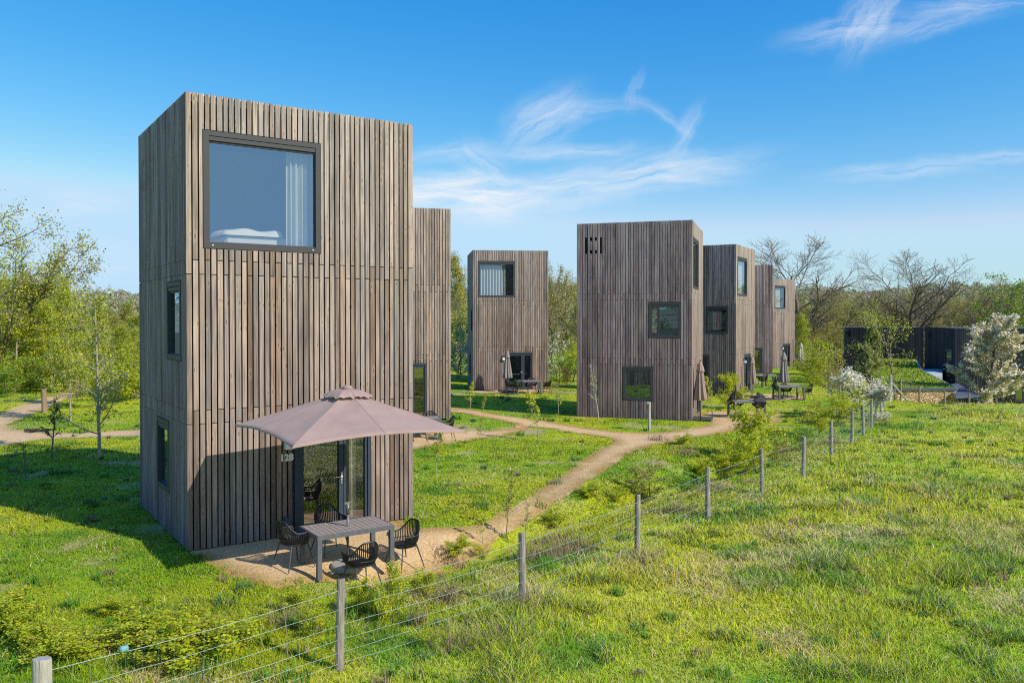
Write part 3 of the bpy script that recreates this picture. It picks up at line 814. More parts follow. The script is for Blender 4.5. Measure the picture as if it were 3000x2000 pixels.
def lamp_part(fm, u, z, parent):
    mb = MB(); fbox(mb, fm, u-.10, u+.10, z+.075, z+.20, .003, .05); l = mb.build('lamp_bracket', M['frame'], parent)
    m2 = MB(); fbox(m2, fm, u-.085, u+.085, z-.085, z+.075, .004, .13); m2.build('lamp', M['lampwhite'], l)

def house(name, label, X, Y, rot, w, d, z0, seed, faces, Ht=8.667, mat='clad', pal=(WARM, GREY), joints=J2, group=None, floors=(.0, 2.64, 5.38), lamp=None, pitch=.1133):
    HOUSES[name+str(seed)] = ((X, Y), rot, w, d)
    t = thing(name, label, 'house', (X, Y, z0), rot, group); rng = np.random.default_rng(seed)
    inner, shell = MB(), MB()
    for side in ('front', 'left', 'right', 'back'):
        fm = face_map(side, w, d); Wd = w if side in ('front', 'back') else d; sc = Wd/4.757 if side in ('front', 'back') else Wd/4.667
        ops = [(k, u0*sc, u1*sc, a, b) for (k, u0, u1, a, b) in faces.get(side, [])]
        holes = [o[1:] for o in ops]; real = [o[1:] for o in ops if o[0] in ('window', 'bigwindow', 'door')]
        ua, ub = (0., Wd) if side in ('front', 'back') else (.027, Wd-.027)
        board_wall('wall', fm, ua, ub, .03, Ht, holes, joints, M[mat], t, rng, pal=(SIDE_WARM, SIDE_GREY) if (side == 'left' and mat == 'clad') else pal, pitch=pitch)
        holed_sheet(shell, fm, .065, Wd-.065, 0, Ht-.06, real, -.065)
        holed_sheet(inner, fm, .24, Wd-.24, 0, Ht-.1, real, -.24)
        for (u0, u1, a, b) in real:
            R = [(u0, a), (u1, a), (u1, b), (u0, b)]
            for i in range(4):
                p, q = R[i], R[(i+1) % 4]
                inner.add([fm(*p, -.045), fm(*q, -.045), fm(*q, -.24), fm(*p, -.24)], [[0, 1, 2, 3]])
        for (k, u0, u1, a, b) in ops:
            if k == 'window': window(fm, u0, u1, a, b, t)
            elif k == 'bigwindow': window(fm, u0, u1, a, b, t, big=True, glass='glass' if seed == 11 else 'farglass')
            elif k == 'door': door(fm, u0, u1, a, b, t)
    shell.build('wall_membrane', M['membrane'], t)
    inner.build('interior_lining', M['plaster'], t)
    for z in floors: fl = MB(); fl.box(.25, w-.25, .25, d-.25, z-.1 if z else -.05, z+.06); fl.build('floor', M['oak_floor'], t)
    r = MB(); r.box(.03, w-.03, .03, d-.03, Ht-.16, Ht-.035)
    rf = r.build('roof', M['roof'], t)
    e = MB(); h = Ht-.012
    for (a, b, c, f) in ((.028, w-.028, .028, .075), (.028, w-.028, d-.075, d-.028), (.028, .075, .08, d-.08), (w-.075, w-.028, .08, d-.08)): e.box(a, b, c, f, Ht-.034, h)
    e.build('roof_edge', M['zinc'], rf)
    if lamp: lamp_part(face_map('front', w, d), lamp[0]*w/4.757, lamp[1], t)
    return t

VENTS = [('slot', 3.62, 3.70, 7.31, 8.04), ('slot', 4.24, 4.32, 7.31, 8.04), ('slot', 3.83, 3.91, 7.31, 7.47), ('slot', 4.03, 4.11, 7.31, 7.47), ('slot', 3.83, 3.91, 7.88, 8.04), ('slot', 4.03, 4.11, 7.88, 8.04)]
STD = dict(front=[('bigwindow', .30, 2.65, 5.74, 8.0), ('door', 2.066, 3.754, .06, 2.33)],
           left=[('window', .43, 1.71, 3.58, 5.155), ('window', 1.53, 2.75, .83, 2.33)]+VENTS, right=[('window', 1.9, 3.1, 3.58, 5.1)], back=[])
R1 = .5959; A1 = (-6.1164, 15.6249)
GH = 'timber tower houses on the meadow'

def build_houses():
    h1 = house('tower_house', 'nearest and largest tower house of weathered boards, number 128, behind the open parasol', *A1, R1, 4.757, 4.667, 0, 11, STD, lamp=(1.935, 1.88), group=GH)
    fm = face_map('front', 4.757, 4.667)
    cu = bpy.data.curves.new('house_number', 'FONT'); cu.body = '128'; cu.size = .185; cu.extrude = .006; cu.align_x = 'CENTER'; cu.align_y = 'CENTER'; cu.offset = .009
    tmp = bpy.data.objects.new('house_number', cu); link(tmp); bpy.context.view_layer.update(); nm = bpy.data.meshes.new_from_object(tmp.evaluated_get(bpy.context.evaluated_depsgraph_get())); bpy.data.objects.remove(tmp)
    tx = bpy.data.objects.new('house_number', nm); nm.materials.clear(); nm.materials.append(M['number']); link(tx, h1); tx.location = (1.905, -.010, 1.615); tx.rotation_euler = (PI/2, 0, 0)
    mb = MB(); fbox(mb, fm, 1.845, 1.955, .28, .42, .003, .07); mb.build('power_socket', M['socket'], h1)
    house('tower_house', 'tower house standing partly hidden right behind number 128, pale strip with a door', -7.111, 33.047, .273, 4.757, 4.667, .275, 22, STD, group=GH)
    house('tower_house', 'tower house in the middle distance with white curtains in its upper window', -2.414, 51.318, .126, 4.72, 4.663, 0, 33, STD, lamp=(1.93, 1.95), group=GH)
    house('tower_house', 'tower house showing a broad dark side wall with two windows and vent slots', 7.748, 35.757, 1.259, 5.128, 5.087, 0, 44, STD, lamp=(1.93, 1.9), group=GH)
    house('tower_house', 'tower house second in the right-hand row, dark side wall and one sunlit face', 12.745, 47.303, 1.07, 4.752, 4.667, 0, 55, STD, lamp=(1.93, 1.9), group=GH)
    house('tower_house', 'narrow dark windowless strip of a tower house, third in the right-hand row', 20.773, 66.212, 1.47, 4.757, 4.667, .063, 66,
          dict(front=STD['front'], left=[('door', .78, 2.3, .06, 2.05)], right=[], back=[]), group=GH)
    house('tower_house', 'farthest tower house at the end of the right-hand row with a tall pale window', 25.051, 79.764, .817, 4.758, 4.667, -.342, 77, STD, lamp=(1.93, 1.9), group=GH)
    house('tower_house', 'tower house peeping out behind the one with white curtains', -3.091+.6, 58.423+3, .125, 4.757, 4.664, -.34, 88,
          dict(front=STD['front'], left=[('window', 1.0, 2.2, 6.2, 7.5)], right=[], back=[]), group=GH)
    # curtains, bed
    def curtain(hx, hy, rot, z, u0, u1, z0, z1, o, label, n=7, amp=.05):
        m = MB(); k = 60; u = np.linspace(u0, u1, k); off = amp*np.sin(np.linspace(0, n*2*PI, k))+.012*np.sin(np.linspace(0, n*4.7*PI, k)+1)
        zs = np.linspace(z0, z1, 6); V = np.array([[a, o+b*(1.15-.3*(zz-z0)/(z1-z0)), zz] for zz in zs for a, b in zip(u, off)])
        m.add(V, [[j*k+i, j*k+i+1, j*k+k+i+1, j*k+k+i] for j in range(5) for i in range(k-1)])
        ob = m.build('curtain', M['curtain'], smooth=True); ob.location = (hx, hy, z); ob.rotation_euler = (0, 0, rot)
        tag(ob, label, 'curtain', 'curtains hung behind the windows')
    curtain(*A1, R1, 0, 2.02, 2.60, 5.5, 7.92, .30, 'white curtain drawn to one side of the big upper window of number 128', 5)
    curtain(*A1, R1, 0, 3.30, 3.72, .1, 2.3, .36, 'white curtain behind the glass door of number 128', 5)
    curtain(-2.414, 51.318, .126, 0, .40, 2.05, 5.6, 7.95, .30, 'wide white curtain filling most of the window of the middle-distance house', 9)
    curtain(7.748, 35.757, 1.259, 0, .55, 2.75, 5.6, 7.95, .30, 'pale curtain behind the narrow upper window of the broad dark house', 8)
    curtain(12.745, 47.303, 1.07, 0, .40, 2.55, 5.6, 7.95, .30, 'pale curtain behind the upper window of the second house in the row', 9)
    curtain(25.051, 79.764, .817, -.342, .40, 2.0, 5.6, 7.95, .30, 'cream curtain behind the upper window of the farthest house', 8)
    t = thing('bed', 'white made-up bed with a folded duvet seen through the big upper window', 'bed', (A1[0], A1[1], 0), R1)
    m = MB(); m.bbox(.85, 2.37, .55, 2.4, 5.62, 5.93, .02); m.build('bed_base', M['oak_floor'], t)
    m = MB(); m.bbox(.87, 2.35, .57, 2.38, 5.932, 6.07, .05); m.build('mattress', M['linen'], t, smooth=False)
    m = MB(); nx, ny = 26, 20; us = np.linspace(.82, 2.05, nx); vs = np.linspace(.50, 1.7, ny); V = []
    for v in vs:
        for u in us:
            e = min(1, min(u-.82, 2.05-u, v-.50, 1.7-v)/.13); V.append([u, v, 6.08+.13*math.sqrt(max(0, 1-(1-e)**2))+.03*math.sin(u*9+v*4)*e])
    m.add(V, [[j*nx+i, j*nx+i+1, (j+1)*nx+i+1, (j+1)*nx+i] for j in range(ny-1) for i in range(nx-1)])
    m.build('duvet', M['linen'], t, smooth=True)
    return h1

# ------------------------------------------------------------------ garden furniture
def make_chair():
    t = thing('armchair', '', 'chair')
    def prof(f):                                                    # f: -1 .. 1 around the shell from one arm front to the other
        a = f*math.radians(128); s = abs(f)
        if abs(a) <= PI/2: x, y = math.sin(a), -math.cos(a)
        else: x, y = math.copysign(1, a), (abs(a)-PI/2)*1.0
        hi = .645+.215*(.5+.5*math.cos(min(1, max(0, s-.12)/.46)*PI))
        return x, y, hi
    seat = MB(); k = 28; a = np.arange(k)/k*2*PI
    sx = .235*np.sign(np.cos(a))*np.abs(np.cos(a))**.7; sy = .225*np.sign(np.sin(a))*np.abs(np.sin(a))**.7
    R = [np.stack([sx*f, sy*f+.01, np.full(k, z)], 1) for f, z in ((.9, .418), (1., .428), (1., .45), (.93, .458))]
    seat.add(np.concatenate(R), [[j*k+i, j*k+(i+1) % k, (j+1)*k+(i+1) % k, (j+1)*k+i] for j in range(3) for i in range(k)], ngons=[list(range(k))[::-1], list(range(3*k, 4*k))])
    seat.build('seat', M['black'], t)
    b = MB(); fs = np.linspace(-1, 1, 41); rim = []
    for f in fs:
        x, y, z = prof(f); rim.append([x*.295, y*.285 if y < 0 else y*.22, z])
    rim = [[rim[0][0]*.93, rim[0][1]+.035, rim[0][2]-.05]]+rim+[[rim[-1][0]*.93, rim[-1][1]+.035, rim[-1][2]-.05]]
    b.tube(rim, .0155, 6)
    low = []
    for i, f in enumerate(np.linspace(-.98, .98, 37)):
        x, y, z = prof(f); top = np.array([x*.295, y*.285 if y < 0 else y*.22, z]); bot = np.array([x*.228, (y*.215 if y < 0 else y*.19)+.005, .445])
        mid = (top+bot)/2+np.array([x, min(y, 0), 0])*.022; mid[2] -= .02
        b.tube([bot, mid, top], [.0115, .0105, .0095], 5, cap=False); low.append(bot)
    b.tube(low, .011, 5)
    mids = []
    for f in np.linspace(-.98, .98, 35):
        x, y, z = prof(f); mids.append([x*.262, (y*.25 if y < 0 else y*.205), .525])
    b.tube(mids, .008, 5)
    b.build('backrest', M['black'], t)
    for sx_, sy_ in ((-1, 1), (1, 1), (-1, -1), (1, -1)):
        l = MB(); l.tube([(sx_*.185, sy_*.165, .43), (sx_*.27, sy_*.265 if sy_ > 0 else sy_*.285, 0)], [.0145, .0095], 8); l.build('leg', M['chairleg'], t)
    return t

TW, TD, TH = 1.46, .90, .757
def make_table():
    t = thing('patio_table', '', 'table')
    m = MB(); n = 15; p = (TW-.05)/n
    for i in range(n): m.bbox(-TW/2+.025+i*p+.004, -TW/2+.025+(i+1)*p-.004, -TD/2+.05, TD/2-.05, TH-.02, TH-RNG.uniform(0, .0015), .003)
    m.build('tabletop', M['tablewood'], t)
    m = MB()
    m.bbox(-TW/2, TW/2, -TD/2, -TD/2+.048, TH-.075, TH-.001, .004); m.bbox(-TW/2, TW/2, TD/2-.048, TD/2, TH-.075, TH-.001, .004)
    m.bbox(-TW/2, -TW/2+.023, -TD/2+.05, TD/2-.05, TH-.075, TH-.001, .004); m.bbox(TW/2-.023, TW/2, -TD/2+.05, TD/2-.05, TH-.075, TH-.001, .004)
    m.box(-.03, .03, -TD/2+.05, TD/2-.05, TH-.06, TH-.022)
    m.build('frame', M['tablemetal'], t)
    for sx in (-1, 1):
        for sy in (-1, 1):
            l = MB(); x, y = sx*(TW/2-.045), sy*(TD/2-.045); l.bbox(x-.042, x+.042, y-.042, y+.042, 0, TH-.076, .004); l.build('leg', M['tablemetal'], t)
    return t

def make_parasol_open(x, y, rot):
    t = thing('open_parasol', 'large square taupe parasol standing open over the table in front of number 128', 'parasol', (x, y, float(H(x, y))), rot)
    zc, zm, za, hw = 2.54, 2.63, 3.20, 1.565
    def edge(th):
        c, s = math.cos(th), math.sin(th); q = hw/max(abs(c), abs(s)); px, py = c*q, s*q
        f = min(abs(px), abs(py))/hw                                  # 0 at side middle, 1 at corner
        gore = math.sin(PI*f)                                         # between the ribs
        pull = 1-.016*gore
        return px*pull, py*pull, zm+(zc-zm)*f**1.15+.012*gore
    nth, ns = 128, 16; V = []
    for j in range(ns+1):
        s = .05+.95*j/ns
        for i in range(nth):
            th = i/nth*2*PI; ex, ey, ez = edge(th); f = min(abs(ex), abs(ey))/hw
            sag = -.03*math.sin(PI*min(1, f))**1.2*math.sin(PI*s)
            z = za+(ez-za)*s+.012*math.sin(PI*s)+sag+.006*math.sin(5*th+9*s)*s*(1-s)*4
            V.append([ex*s, ey*s, z])
    Q = [[j*nth+i, j*nth+(i+1) % nth, (j+1)*nth+(i+1) % nth, (j+1)*nth+i] for j in range(ns) for i in range(nth)]
    ring = [tuple(v) for v in V]
    # hem
    o = ns*nth; n0 = len(V)
    for i in range(nth): x_, y_, z_ = V[o+i]; V.append([x_*.998, y_*.998, z_-.022])
    Q += [[o+i, o+(i+1) % nth, n0+(i+1) % nth, n0+i] for i in range(nth)]
    m = MB(); m.add(V, Q); c = m.build('canopy', M['canvas'], t, smooth=True)
    me = c.data; ridge = nth//8                                     # the seams over the ribs stay crisp
    sh = [e.index for e in me.edges if e.vertices[0] % nth == e.vertices[1] % nth and (e.vertices[0] % nth) % ridge == 0]
    at = me.attributes.new('sharp_edge', 'BOOLEAN', 'EDGE') if 'sharp_edge' not in me.attributes else me.attributes['sharp_edge']
    for i in sh: at.data[i].value = True
    m = MB(); V = []
    for j in range(7):
        s = j/6
        for i in range(nth):
            th = i/nth*2*PI; ex, ey, ez = edge(th); k = .05+.17*s
            rip = (.013*math.sin(16*th)+.009*math.sin(9*th+1)+.006*math.sin(27*th))*s**2
            V.append([ex*k*(1+.25*(1-s)*0), ey*k, za+.055-.055*s-.07*s*s+rip+.012*math.sin(PI*s)])
    m.add(V, [[j*nth+i, j*nth+(i+1) % nth, (j+1)*nth+(i+1) % nth, (j+1)*nth+i] for j in range(6) for i in range(nth)], ngons=[list(range(nth))[::-1]])
    m.build('vent', M['canvas'], c, smooth=True)
    m = MB(); m.lathe([(.075, za+.03), (.10, za+.07), (.08, za+.105), (.03, za+.125), (.0, za+.13)], 20); m.build('cap', M['canvas'], c, smooth=True)
    m = MB()
    m.tube([(0, 0, .1), (0, 0, 1.12)], .021, 14); m.tube([(0, 0, 1.0), (0, 0, 1.18)], .034, 14); m.tube([(0, 0, 1.18), (0, 0, 3.2)], .026, 14)
    pole = m.build('pole', M['pole'], t, smooth=True)
    m = MB(); m.tube([(-.06, -.025, 1.2), (.06, .025, 1.2)], .008, 8)
    for s in (-1, 1): m.lathe([(.010, -.012), (.017, -.006), (.017, .012), (.008, .02)], 8, (s*.062, s*.026, 1.2))
    m.lathe([(.037, 1.17), (.037, 1.225)], 14); m.build('clamp', M['steel'], pole)
    for i in range(8):
        q = MB(); q.tube([(V0[0], V0[1], V0[2]+.002) for V0 in (ring[j*nth+i*nth//8] for j in range(ns+1))], .004, 5, cap=False); q.build('seam', M['seam'], c)
    for i in range(8):
        th = i*PI/4; ex, ey, ez = edge(th); r = MB()
        P = [(ex*s, ey*s, za+(ez-za)*s+.012*math.sin(PI*s)-.025) for s in np.linspace(.04, .995, 8)]
        r.tube(P, .010, 6); rb = r.build('rib', M['pole'], t)
        q = MB(); q.tube([(ex*.03, ey*.03, 2.42), P[4]], .008, 6); q.build('strut', M['pole'], rb)
    m = MB(); m.lathe([(.055, 2.38), (.055, 2.46), (.04, 2.47)], 14); m.build('hub', M['pole'], t)
    m = MB(); m.lathe([(.27, 0), (.30, .015), (.305, .10), (.285, .125), (.06, .13), (.055, .2)], 40); m.build('base', M['concrete'], t)
    return t

def make_parasol_closed():
    t = thing('closed_parasol', '', 'parasol')
    def lobe(a, j): return 1+(.24 if j < 9 else .1)*np.cos(8*a+.3*j)+.10*np.cos(3*a+j*.4)
    prof = [(.245, .86), (.255, .90), (.235, 1.1), (.205, 1.35), (.175, 1.6), (.145, 1.85), (.115, 2.08), (.10, 2.2), (.09, 2.22)]
    m = MB(); m.lathe(prof, 64, lobe=lobe); c = m.build('canopy', M['canvas_tan'], t, smooth=True)
    m = MB(); m.lathe([(.155, 2.10), (.16, 2.14), (.125, 2.3), (.085, 2.44), (.05, 2.52), (.02, 2.56)], 40, lobe=lambda a, j: 1+.12*np.cos(8*a)*(j < 3)); m.build('vent', M['canvas_tan'], c, smooth=True)
    m = MB(); m.lathe([(.03, 2.55), (.03, 2.6), (.012, 2.62)], 12); m.build('finial', M['frame'], c)
    m = MB(); m.tube([(0, 0, .02), (0, 0, 2.5)], .026, 12); m.build('pole', M['pole'], t, smooth=True)
    m = MB()
    for s in (-1, 1):
        m.bbox(-.42, .42, s*.30-.22, s*.30+.22, 0.02, .10, .012)
    m.box(-.45, .45, -.04, .04, .0, .05); m.box(-.04, .04, -.5, .5, .101, .13); m.build('base', M['slab'], t)
    return t

def recolour(root, frm, to):
    for ch in root.children:
        for o in [ch]+list(ch.children):
            if o.type == 'MESH' and o.data.materials and o.data.materials[0] == frm:
                o.data = o.data.copy(); o.data.materials[0] = to

def build_furniture():
    zz = lambda x, y, e=.014: (x, y, float(H(x, y))+e)
    T = make_table(); T['label'] = 'slatted table with grey metal legs under the open parasol'; T['group'] = 'patio tables'
    tc = (-2.98, 14.97); T.location = zz(*tc); T.rotation_euler = (0, 0, R1)
    pa = make_parasol_open(-2.96, 14.93, R1)
    C = make_chair(); C['group'] = 'black woven armchairs'
    C.location = zz(-3.88, 14.72); C.rotation_euler = (0, 0, R1-PI/2+.25); C['label'] = 'black woven armchair at the left end of the table under the open parasol'
    def chair(x, y, rz, label, rot=None, z=None):
        l = zz(x, y)
        return dup(C, l if z is None else (x, y, l[2]+z), rz, label, None, 'black woven armchairs', rot)
    chair(-3.42, 15.62, R1+PI+.1, 'black woven armchair between the table of number 128 and the glass door')
    chair(-2.64, 14.49, R1+.12, 'black woven armchair nearest the fence, tucked under the table of number 128')
    chair(-2.03, 15.52, R1+PI/2+.2, 'black woven armchair at the right end of the table under the open parasol')
    # inside number 128
    c, s = math.cos(R1), math.sin(R1); inh = lambda u, v: (A1[0]+u*c-v*s, A1[1]+u*s+v*c)
    x, y = inh(1.75, 1.75); dup(T, (x, y, .062), R1+PI/2, 'dining table indoors behind the glass door of number 128', (.9, .9, 1), 'patio tables')
    x, y = inh(2.60, 1.55); dup(C, (x, y, .062), R1+PI/2, 'dark chair indoors beside the dining table of number 128', None, 'black woven armchairs')

    U = make_parasol_closed(); U['group'] = 'closed parasols'
    U.location = zz(8.22, 36.25); U.rotation_euler = (0, 0, 1.25); U['label'] = 'closed tan parasol at the sunlit corner of the broad dark house'
    def par(x, y, rz, label, mat=None, sc=1.):
        o = dup(U, zz(x, y, .0), rz, label, sc, 'closed parasols')
        if mat: recolour(o, M['canvas_tan'], M[mat])
        return o
    par(-.28, 50.2, .4, 'closed parasol with grey shadowed folds beside the door of the curtained house', 'canvas_grey', .98)
    par(13.5, 46.7, 1.0, 'closed tan parasol on slab feet before the second house of the row', None, .9)
    par(15.35, 46.9, .3, 'closed grey parasol behind the table with the tipped chair', 'canvas_grey', 1.)
    par(27.9, 80.2, .3, 'pale closed parasol at the far end beyond the last tower house', 'canvas_pale', 1.)

    def table(x, y, rz, label, sc=1.): return dup(T, zz(x, y), rz, label, sc, 'patio tables')
    # house behind number 128
    table(-3.35, 30.0, .27, 'table behind the parasol tip, in front of the partly hidden house')
    chair(-3.25, 29.25, .2, 'black armchair below the parasol edge, nearest of the set behind number 128')
    chair(-4.35, 30.1, -PI/2+.2, 'black armchair at the hidden left end of the table behind number 128')
    chair(-2.35, 29.75, PI/2+.3, 'black armchair at the right end of the set behind number 128')
    chair(-3.0, 30.8, PI+.3, 'black armchair between that table and the partly hidden house')
    # curtained house
    table(.95, 48.9, .13, 'pale topped table in front of the curtained house in the middle distance')
    chair(-.15, 48.9, -PI/2+.2, 'dark armchair at the left end of the table of the curtained house')
    chair(.35, 48.2, .25, 'dark armchair seen from behind at the left front of that table')
    chair(1.2, 49.65, PI+.1, 'dark armchair between the table and the wall of the curtained house')
    chair(2.05, 48.95, PI/2-.2, 'dark armchair at the right end of the table of the curtained house')
    # broad dark house: chairs tipped against the table
    tx, ty = 10.55, 37.35; table(tx, ty, .12, 'table half hidden by the bright hawthorn, with chairs tipped against it')
    for (dx, dy, rz, lab) in ((-.98, .05, -PI/2+.12, 'armchair tipped forward against the left end of the half hidden table'), (1.0, .12, PI/2+.12, 'armchair tipped against the table, thin legs pointing out to the right'), (-.35, .78, PI, 'armchair tipped against the back of the half hidden table'), (.55, -.72, .1, 'armchair tipped toward the front of the half hidden table')):
        e = Matrix.Rotation(rz, 4, 'Z') @ Matrix.Rotation(-math.radians(48), 4, 'X')
        chair(tx+dx, ty+dy, 0, lab, rot=e.to_euler(), z=.31)
    # second house of the row
    tx, ty = 15.1, 45.35; table(tx, ty, .1, 'table in front of the closed grey parasol, its pale top in the sun')
    e = Matrix.Rotation(-PI/2, 4, 'Z') @ Matrix.Rotation(-math.radians(42), 4, 'X')
    chair(tx-1.02, ty+.1, 0, 'armchair tipped against the left end of the table by the grey parasol', rot=e.to_euler(), z=.27)
    chair(tx-.05, ty+.35, PI+.1, 'dark armchair pushed in behind the table by the grey parasol')
    chair(tx+.98, ty-.1, PI/2+.15, 'dark armchair at the right end of the table by the grey parasol')
    # third and last houses
    table(16.45, 54.2, .6, 'small looking table between the second and third houses of the row')
    chair(16.2, 53.6, .4, 'dark armchair at the table between the second and third houses')
    chair(17.4, 54.7, 1.9, 'dark armchair on the far side of the table between the second and third houses')
    table(27.6, 78.0, .4, 'far table under the pale closed parasol at the end of the row')
    chair(26.6, 77.7, -1.2, 'dark armchair at the left of the far table at the end of the row')
    chair(27.6, 77.2, .3, 'dark armchair in front of the far table at the end of the row')
    chair(28.7, 78.2, 1.8, 'dark armchair at the right of the far table at the end of the row')

# ------------------------------------------------------------------ fences and posts
POSTS = [(-4.54, 8.0), (-2.17, 10.4), (.16, 12.7), (2.33, 15.4), (4.3, 18.2), (6.27, 20.8), (8.08, 23.), (10.2, 26.5), (11.96, 29.2), (13.25, 31.3), (14.6, 33.7), (15.8, 36.), (16.9, 38.), (17.6, 39.6), (18.6, 41.5), (20.5, 45.)]
def post_mesh(h, r, seed, mat, parent, name='post'):
    rg = np.random.default_rng(seed); k = 14; m = MB(); pts = []
    a = np.arange(k)/k*2*PI; V = []; tilt = rg.normal(0, .012, 2); ph = rg.random(4)*6
    zs = [-.1, .15, .4, .65, .9, h-.03, h-.006, h]
    for j, z in enumerate(zs):
        f = (1, 1, .99, .97, .96, .95, .93, .86)[j]
        rr = r*f*(1+.05*np.sin(2*a+ph[0])+.035*np.sin(3*a+ph[1]+z*3)+.02*np.sin(5*a+ph[2])+.012*np.sin(z*9+ph[3]))
        V.append(np.stack([rr*np.cos(a)+tilt[0]*z, rr*np.sin(a)+tilt[1]*z, np.full(k, z)+(.008*np.cos(a+ph[0]) if z > .9 else 0)], 1))
    i = np.arange(k)
    m.add(np.concatenate(V), np.concatenate([np.stack([j*k+i, j*k+(i+1) % k, (j+1)*k+(i+1) % k, (j+1)*k+i], 1) for j in range(len(zs)-1)]), ngons=[list(range((len(zs)-1)*k, len(zs)*k))])
    return m.build(name, M[mat], parent, smooth=False)

def fence(name, label, pts, heights, radii, mats, wires, stays, rw, seed, origin):
    t = thing(name, label, 'fence', (*origin, 0)); rg = np.random.default_rng(seed)
    for i, (x, y) in enumerate(pts):
        o = post_mesh(heights[i], radii[i], seed*100+i, mats[i], t); o.location = (x-origin[0], y-origin[1], float(H(x, y))); o.rotation_euler = (0, 0, rg.random()*6)
    lines = []
    for wi, wz in enumerate(wires):
        P = []
        for i in range(len(pts)-1):
            a, b = np.array(pts[i]), np.array(pts[i+1]); n = 10; sg = rg.uniform(.01, .05)
            for k in range(n+(i == len(pts)-2)):
                f = k/n; q = a+(b-a)*f; zz = float(H(*a))*(1-f)+float(H(*b))*f+wz-sg*4*f*(1-f)+rg.normal(0, .004)
                P.append([q[0]-origin[0]+FN[0]*.03, q[1]-origin[1]+FN[1]*.03, zz])
        P = np.array(P); lines.append(P)
        m = MB(); m.tube(P, rw*(1.35 if wi == len(wires)-1 else 1), 4, cap=False); m.build('wire', M['wire'], t)
    if stays:
        m = MB(); L0, L1 = lines[0], lines[-1]
        for i in range(len(L0)-1):
            seglen = np.linalg.norm(L0[i+1]-L0[i])
            for f in (.25, .75):
                col = [l[i]*(1-f)+l[i+1]*f for l in lines]; m.tube(col, rw*.32, 3, cap=False)
        m.build('wire_stays', M['wire'], t)
    return t

def build_fences():
    n = len(POSTS); hs = [1.15]*n; rs = [.055]*n; rs[0] = .088; mats = ['postwood']*n; hs[-1] = 1.42; rs[-1] = .09; mats[-1] = 'palepost'; mats[0] = 'palepost'
    t = fence('wire_fence', 'long wire fence on grey timber posts running along the near paddock', POSTS, hs, rs, mats, [.10, .24, .40, .58, .78, 1.02], True, .0027, 3, POSTS[3])
    m = MB(); o = POSTS[3]; x, y = POSTS[-1]; z = float(H(x, y)); m.tube([(x-o[0]+.05, y-o[1], z+1.0), (x-o[0]+.85, y-o[1]-.1, float(H(x+.85, y-.1))+.1)], .045, 8); m.build('brace', M['palepost'], t)
    a, b = np.array(POSTS[0]), np.array(POSTS[1]); q = a+(b-a)*.22
    m = MB(); m.tube([(q[0], q[1], 1.0), (q[0]+.05, q[1]+.05, 1.0)], .0, 3) if False else m.lathe([(.018, -.045), (.034, -.035), (.034, .035), (.018, .045)], 10)
    ob = m.build('insulator', M['teal'], t); ob.rotation_euler = (0, PI/2, math.atan2(FD[1], FD[0])); ob.location = (q[0]-o[0]+FN[0]*.03, q[1]-o[1]+FN[1]*.03, 1.015)
    P2 = [AT(2640, 46.), AT(2695, 47.2), AT(2769, 47.6), AT(2840, 48.4), AT(2920, 49.5), AT(3010, 50.5)]
    fence('wire_fence', 'short run of thin posts in front of the honey coloured stone wall', P2, [1.25]*6, [.06]*6, ['brownpost']*6, [.3, .7, 1.05], False, .004, 5, P2[0])
    P3 = [AT(2462, 55.), AT(2457, 58), AT(2452, 61), AT(2447, 64.5), AT(2442, 68), AT(2438, 72), AT(2446, 77), AT(2456, 82), AT(2465, 86), AT(2476, 90), AT(2484, 94), AT(2496, 97), AT(2512, 99)]
    t3 = fence('wire_fence', 'distant fence of close grey posts bordering the grassed roof', P3, [1.25]*13, [.075]*13, ['postwood']*13, [.3, .7, 1.05], False, .006, 6, P3[0])
    m = MB(); x, y = P3[0]; z = float(H(x, y)); m.tube([(.1, 0, z+1.05), (1.9, -.4, z+.05)], .05, 6); m.build('brace', M['brownpost'], t3)
    x, y = G(1903, 1261); t = thing('pedestal_post', 'slim pale grey post with a small hook box beside the gravel path', 'post', (x, y, float(H(x, y))), .2)
    m = MB(); m.bbox(-.045, .045, -.045, .045, -.05, 1.08, .008); m.build('shaft', M['palepost'], t)
    m = MB(); m.bbox(-.13, .045, -.05, .05, 1.081, 1.13, .01); m.build('cap', M['palepost'], t)
    m = MB(); m.bbox(-.10, -.05, -.03, .03, .86, 1.0, .006); m.build('hook_box', M['slab'], t)
    o = post_mesh(1.12, .115, 901, 'brownpost', None, 'track_post'); x, y = G(130, 1208); o.location = (x, y, float(H(x, y))); tag(o, 'stout brown timber post standing beside the sandy track', 'post')
    o = post_mesh(1.75, .05, 905, 'brownpost', None, 'lamp_post'); x, y = 12.95, 46.6; o.location = (x, y, 0); tag(o, 'thin dark bollard post against the second house of the row', 'post')
    # burnt logs at the fork of the track
    x0, y0 = G(100, 1266)
    for i in range(4):
        m = MB(); m.tube([(-.34+.06*i, 0, .05), (0, .02, .055), (.3, .02*i, .05)], [.045, .055, .04], 8); o = m.build('log', M['rubber'], smooth=False)
        o.location = (x0+[0, .3, -.35, .1][i], y0+[0, .3, .25, -.2][i], float(H(x0, y0))+(.07 if i == 3 else 0)); o.rotation_euler = (0, 0, [.1, .7, -.4, 1.2][i])
        tag(o, 'charred log lying in the heap at the fork of the sandy track', 'log', 'charred logs at the track fork')

